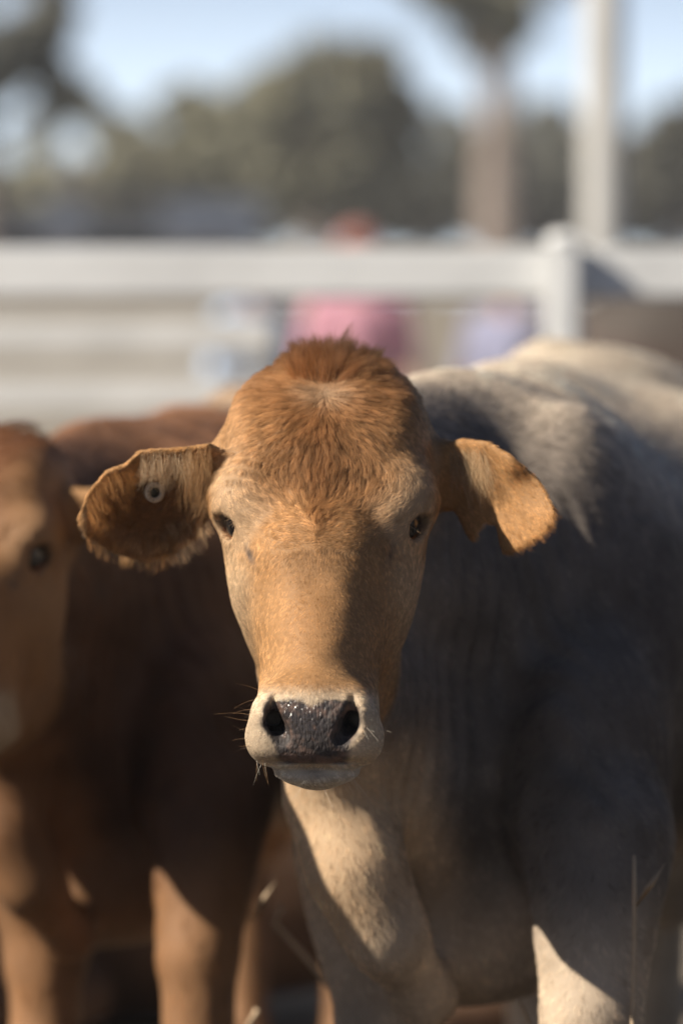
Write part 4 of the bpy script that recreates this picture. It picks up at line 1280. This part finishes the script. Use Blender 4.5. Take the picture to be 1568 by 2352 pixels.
# long hair inside the ears
def ear_tuft(name, umin, umax, vmin, vmax, count, d, lmin, lmax, col, guides, jit=.22):
    m = FRONT & (VU > umin) & (VU < umax) & (VVv > vmin) & (VVv < vmax) & (np.abs(du) > 250)
    ids = pick(m, count)
    dd = np.array(d)[None, :] + jit * rd.normal(size=(count, 3)) * np.array([1, .6, .6])
    Lx, nr = clump_lines(grow(ids, dd, lmin + (lmax - lmin) * rd.random(count), .20, 6, .12), guides, .5)
    c = (np.array(col)[None, :] * (1 - .55 * rd.random((count, 1)) * np.array([.75, 1, 1.15]))) * (.55 + .7 * rd.random(count))[nr][:, None] * (.8 + .4 * rd.random((count, 1)))
    return Lx, np.clip(c, 0, .95)
sets = [ear_tuft('a', 325, 440, 1034, 1075, 520, (-.02, -.38, -.9), .012, .026, (.50, .37, .23), 90),
        ear_tuft('b', 420, 500, 1022, 1110, 1100, (-.05, -.35, -.9), .020, .042, (.40, .24, .11), 60),
        ear_tuft('c', 195, 300, 1072, 1190, 900, (.40, -.35, -.8), .010, .020, (.34, .17, .06), 60),
        ear_tuft('d', 380, 480, 1190, 1285, 900, (.45, -.30, -.65), .008, .016, (.60, .42, .24), 60),
        ear_tuft('e', 200, 400, 1225, 1300, 900, (.05, -.25, -.9), .008, .014, (.34, .17, .06), 60),
        ear_tuft('f', 230, 470, 1110, 1240, 700, (-.2, -.5, -.6), .008, .016, (.26, .12, .045), 60),
        ear_tuft('g', 1028, 1112, 1022, 1085, 650, (.28, -.35, -.9), .018, .042, (.54, .40, .24), 110),
        ear_tuft('h', 1110, 1270, 1015, 1130, 900, (.55, -.1, -.5), .004, .008, (.36, .18, .07), 70),
        ear_tuft('i', 1150, 1285, 1150, 1275, 1000, (.6, -.15, -.55), .004, .008, (.40, .20, .08), 70)]
strands('ear_hair', C['root'], np.concatenate([a for a, _ in sets]), np.concatenate([b for _, b in sets]), .00009, .00003, C['base'])
# whiskers
wl_, wc_ = [], []
def whisk(u, v, d, ln, col, curl=.18):
    i = near_vert(u, v)
    wl_.append(grow(np.array([i]), np.array([d], float), np.array([ln]), curl, 7, .10)[0]); wc_.append(col)
PALEW, DARKW, GOLD = (.80, .72, .60), (.08, .05, .035), (.45, .25, .12)
for k in range(13):
    v = rd.uniform(1590, 1745); whisk(572, v, (-1 + .2 * rd.normal(), -.25 + .3 * rd.normal(), -.35 + .5 * rd.normal()), rd.uniform(.006, .018), GOLD if rd.random() < .6 else DARKW)
for (u, v, d, ln) in ((590, 1585, (-.8, -.2, .45), .020), (570, 1640, (-1, -.3, .35), .024), (571, 1655, (-1, -.2, .1), .016)): whisk(u, v, d, ln, GOLD, .3)
for k in range(18):
    u = rd.uniform(640, 820); v = rd.uniform(1762, 1800)
    whisk(u, v, ((u - 728) / 90 + .2 * rd.normal(), -.55 + .2 * rd.normal(), -.75 + .25 * rd.normal()), rd.uniform(.010, .026), PALEW)
for k in range(13):
    u = rd.uniform(815, 872); v = rd.uniform(1665, 1742)
    whisk(u, v, (.75 + .2 * rd.normal(), -.45, -.5 + .25 * rd.normal()), rd.uniform(.008, .022), PALEW)
for k in range(7):
    u = rd.uniform(580, 640); whisk(u, rd.uniform(1735, 1752), (-.25 + .3 * rd.normal(), -.3, -.8), rd.uniform(.008, .02), PALEW if rd.random() < .5 else GOLD)
strands('whiskers', C['root'], np.array(wl_), np.array(wc_), .00009, .00003, C['base'])
# lashes
ll, lc = [], []
for g in (-1, 1):
    e = head.eye(g)
    en = np.array([g * .91, -.41, .04]); en /= np.linalg.norm(en)
    eh = np.array([-g * .41, -.80, -.44]); eh -= en * (eh @ en); eh /= np.linalg.norm(eh)
    et = np.cross(en, eh); et = et if et[2] > 0 else -et
    for k in range(90):
        a = rd.uniform(.15, .85) * math.pi + rd.normal() * .05
        p = e + en * .0195 + eh * (.0190 * math.cos(a)) + et * (.0165 * math.sin(a) + .001)
        d = en * .75 - eh * .25 + et * -.10 + eh * .45 * math.cos(a) + .14 * rd.normal(size=3)
        l_ = rd.uniform(.010, .019)
        s = np.linspace(0, 1, 6)[:, None]
        ll.append([head.w(q) for q in p + l_ * (d * s + (et * .05 - np.array([0, 0, .28])) * s ** 2)]); lc.append((.03, .02, .015) if rd.random() < .6 else (.40, .26, .15))
strands('eyelashes', C['root'], np.array(ll), np.array(lc), .00018, .00007, C['base'])

# ------------------------------------------------------------------ button tag in the ear
TAGP = simple_mat('tag_plastic', (.33, .285, .23), .5, .10, 60, .3)
INK = simple_mat('tag_ink', (.06, .045, .035), .6)
PIN = simple_mat('tag_pin', (.012, .016, .014), .4)
ti = near_vert(357, 1130)
tp = V[ti] + np.array([0, -.009, 0])
tg = empty('ear_tag', tuple(tp)); tag(tg, 'small round cream button tag with dark letters pinned inside the hairy ear', 'ear tag')
tg.rotation_euler = (math.radians(90 + 8), 0, math.radians(24))
def lathe(prof, seg=40, close=True):
    vs, fs = [], []
    m = len(prof)
    for k in range(seg):
        a = 2 * math.pi * k / seg
        for (r, z) in prof: vs.append((r * math.cos(a), r * math.sin(a), z))
    for k in range(seg):
        for i in range(m if close else m - 1):
            fs.append((k * m + i, ((k + 1) % seg) * m + i, ((k + 1) % seg) * m + (i + 1) % m, k * m + (i + 1) % m))
    return vs, fs
v_, f_ = lathe([(.0050, -.003), (.0092, -.003), (.0097, -.0022), (.0097, .0018), (.0092, .0026), (.0056, .0026), (.0050, .0018)][::-1]); ring = link_mesh('ring', v_, f_, TAGP, tg)
v_, f_ = lathe([(0.0001, .0004), (.0049, .0004), (.0049, -.010), (.0001, -.010)][::-1], 24, False); link_mesh('pin', v_, f_, PIN, tg)
for k, ch in enumerate('0AYBW3'):
    cu = bpy.data.curves.new('letter', 'FONT'); cu.body = ch; cu.size = .0036; cu.align_x = 'CENTER'; cu.extrude = .00008
    to = bpy.data.objects.new('letter', cu); COL.objects.link(to)
    bpy.context.view_layer.update()
    me = bpy.data.meshes.new_from_object(to.evaluated_get(bpy.context.evaluated_depsgraph_get()))
    bpy.data.objects.remove(to)
    o = bpy.data.objects.new('letter', me); COL.objects.link(o); o.parent = tg
    me.materials.clear(); me.materials.append(INK)
    a = math.radians(255 - k * 29)
    o.location = (.0061 * math.cos(a), .0061 * math.sin(a), .00268)
    o.rotation_euler = (0, 0, a - math.pi / 2)

# ------------------------------------------------------------------ dry weed stalks
STRAW = simple_mat('dry_straw', (.40, .30, .20), .8, .2, 30)
def stalk(label, pts, r, leaf=0):
    b = np.array([pts[-1][0], pts[-1][1], 0.0])
    o = empty('dry_stalk', tuple(b)); tag(o, label, 'stalk', 'dry weed stalks')
    v, f = tube([np.array(p) - b for p in pts], r, 8); link_mesh('stem', v, f, STRAW, o)
    for k in range(2):
        j = 1 + k; a = (np.array(pts[-1 - j // 2]) - b) + np.array([0, 0, .06 * k + .05]); d = np.array([.03 * (1 if k else -1), -.02, .05])
        vv = [a, a + d * .5 + np.array([.004, 0, 0]), a + d, a + d * .5 - np.array([.004, 0, .0]), a + d * .5 + np.array([0, .004, 0])]
        link_mesh('leaf_sheath', vv, [(0, 1, 4), (1, 2, 4), (2, 3, 4), (3, 0, 4), (0, 3, 2, 1)], STRAW, o)
q = P(1452, 2352, .16)
stalk('straight upright dry stalk in front of the tagged calf\'s foreleg', [P(1455, 1965, .16), P(1456, 2060, .16), P(1455, 2200, .16), q, (q[0] - .01, .17, 0)], [.0016, .0022, .0024, .0026, .003])
q = P(775, 2285, .75)
stalk('bent broken dry stalk between the two near calves', [P(648, 2080, .75), P(632, 2120, .75), P(690, 2185, .75), q, (q[0] + .12, .78, 0)], [.0028, .0030, .0030, .0032, .0035])
q = P(572, 2352, .62)
stalk('short dry stalk beside the red brown calf\'s foreleg', [P(590, 2318, .62), q, (q[0] - .03, .62, 0)], [.003, .003, .0032])
q = P(1215, 2352, .30)
stalk('short slanting dry stalk between the tagged calf\'s forelegs', [P(1186, 2290, .30), P(1200, 2318, .30), q, (q[0] + .03, .32, 0)], [.0018, .002, .002, .0024])

# ------------------------------------------------------------------ hazy, dusty air over the yards
bm = bmesh.new(); bm_box(bm, (0, 52, 9.5), (260, 128, 21))
hz_m = bpy.data.materials.new('dusty_air'); hz_m.use_nodes = True
hn = hz_m.node_tree.nodes
for q in list(hn):
    if q.type == 'BSDF_PRINCIPLED': hn.remove(q)
pv = hn.new('ShaderNodeVolumePrincipled')
pv.inputs['Color'].default_value = (.93, .95, 1.0, 1); pv.inputs['Density'].default_value = .0014; pv.inputs['Anisotropy'].default_value = .2
hz_m.node_tree.links.new(pv.outputs[0], [q for q in hn if q.type == 'OUTPUT_MATERIAL'][0].inputs['Volume'])
tag(bm_obj('haze', bm, hz_m), kind='stuff')
scene.cycles.volume_bounces = 0
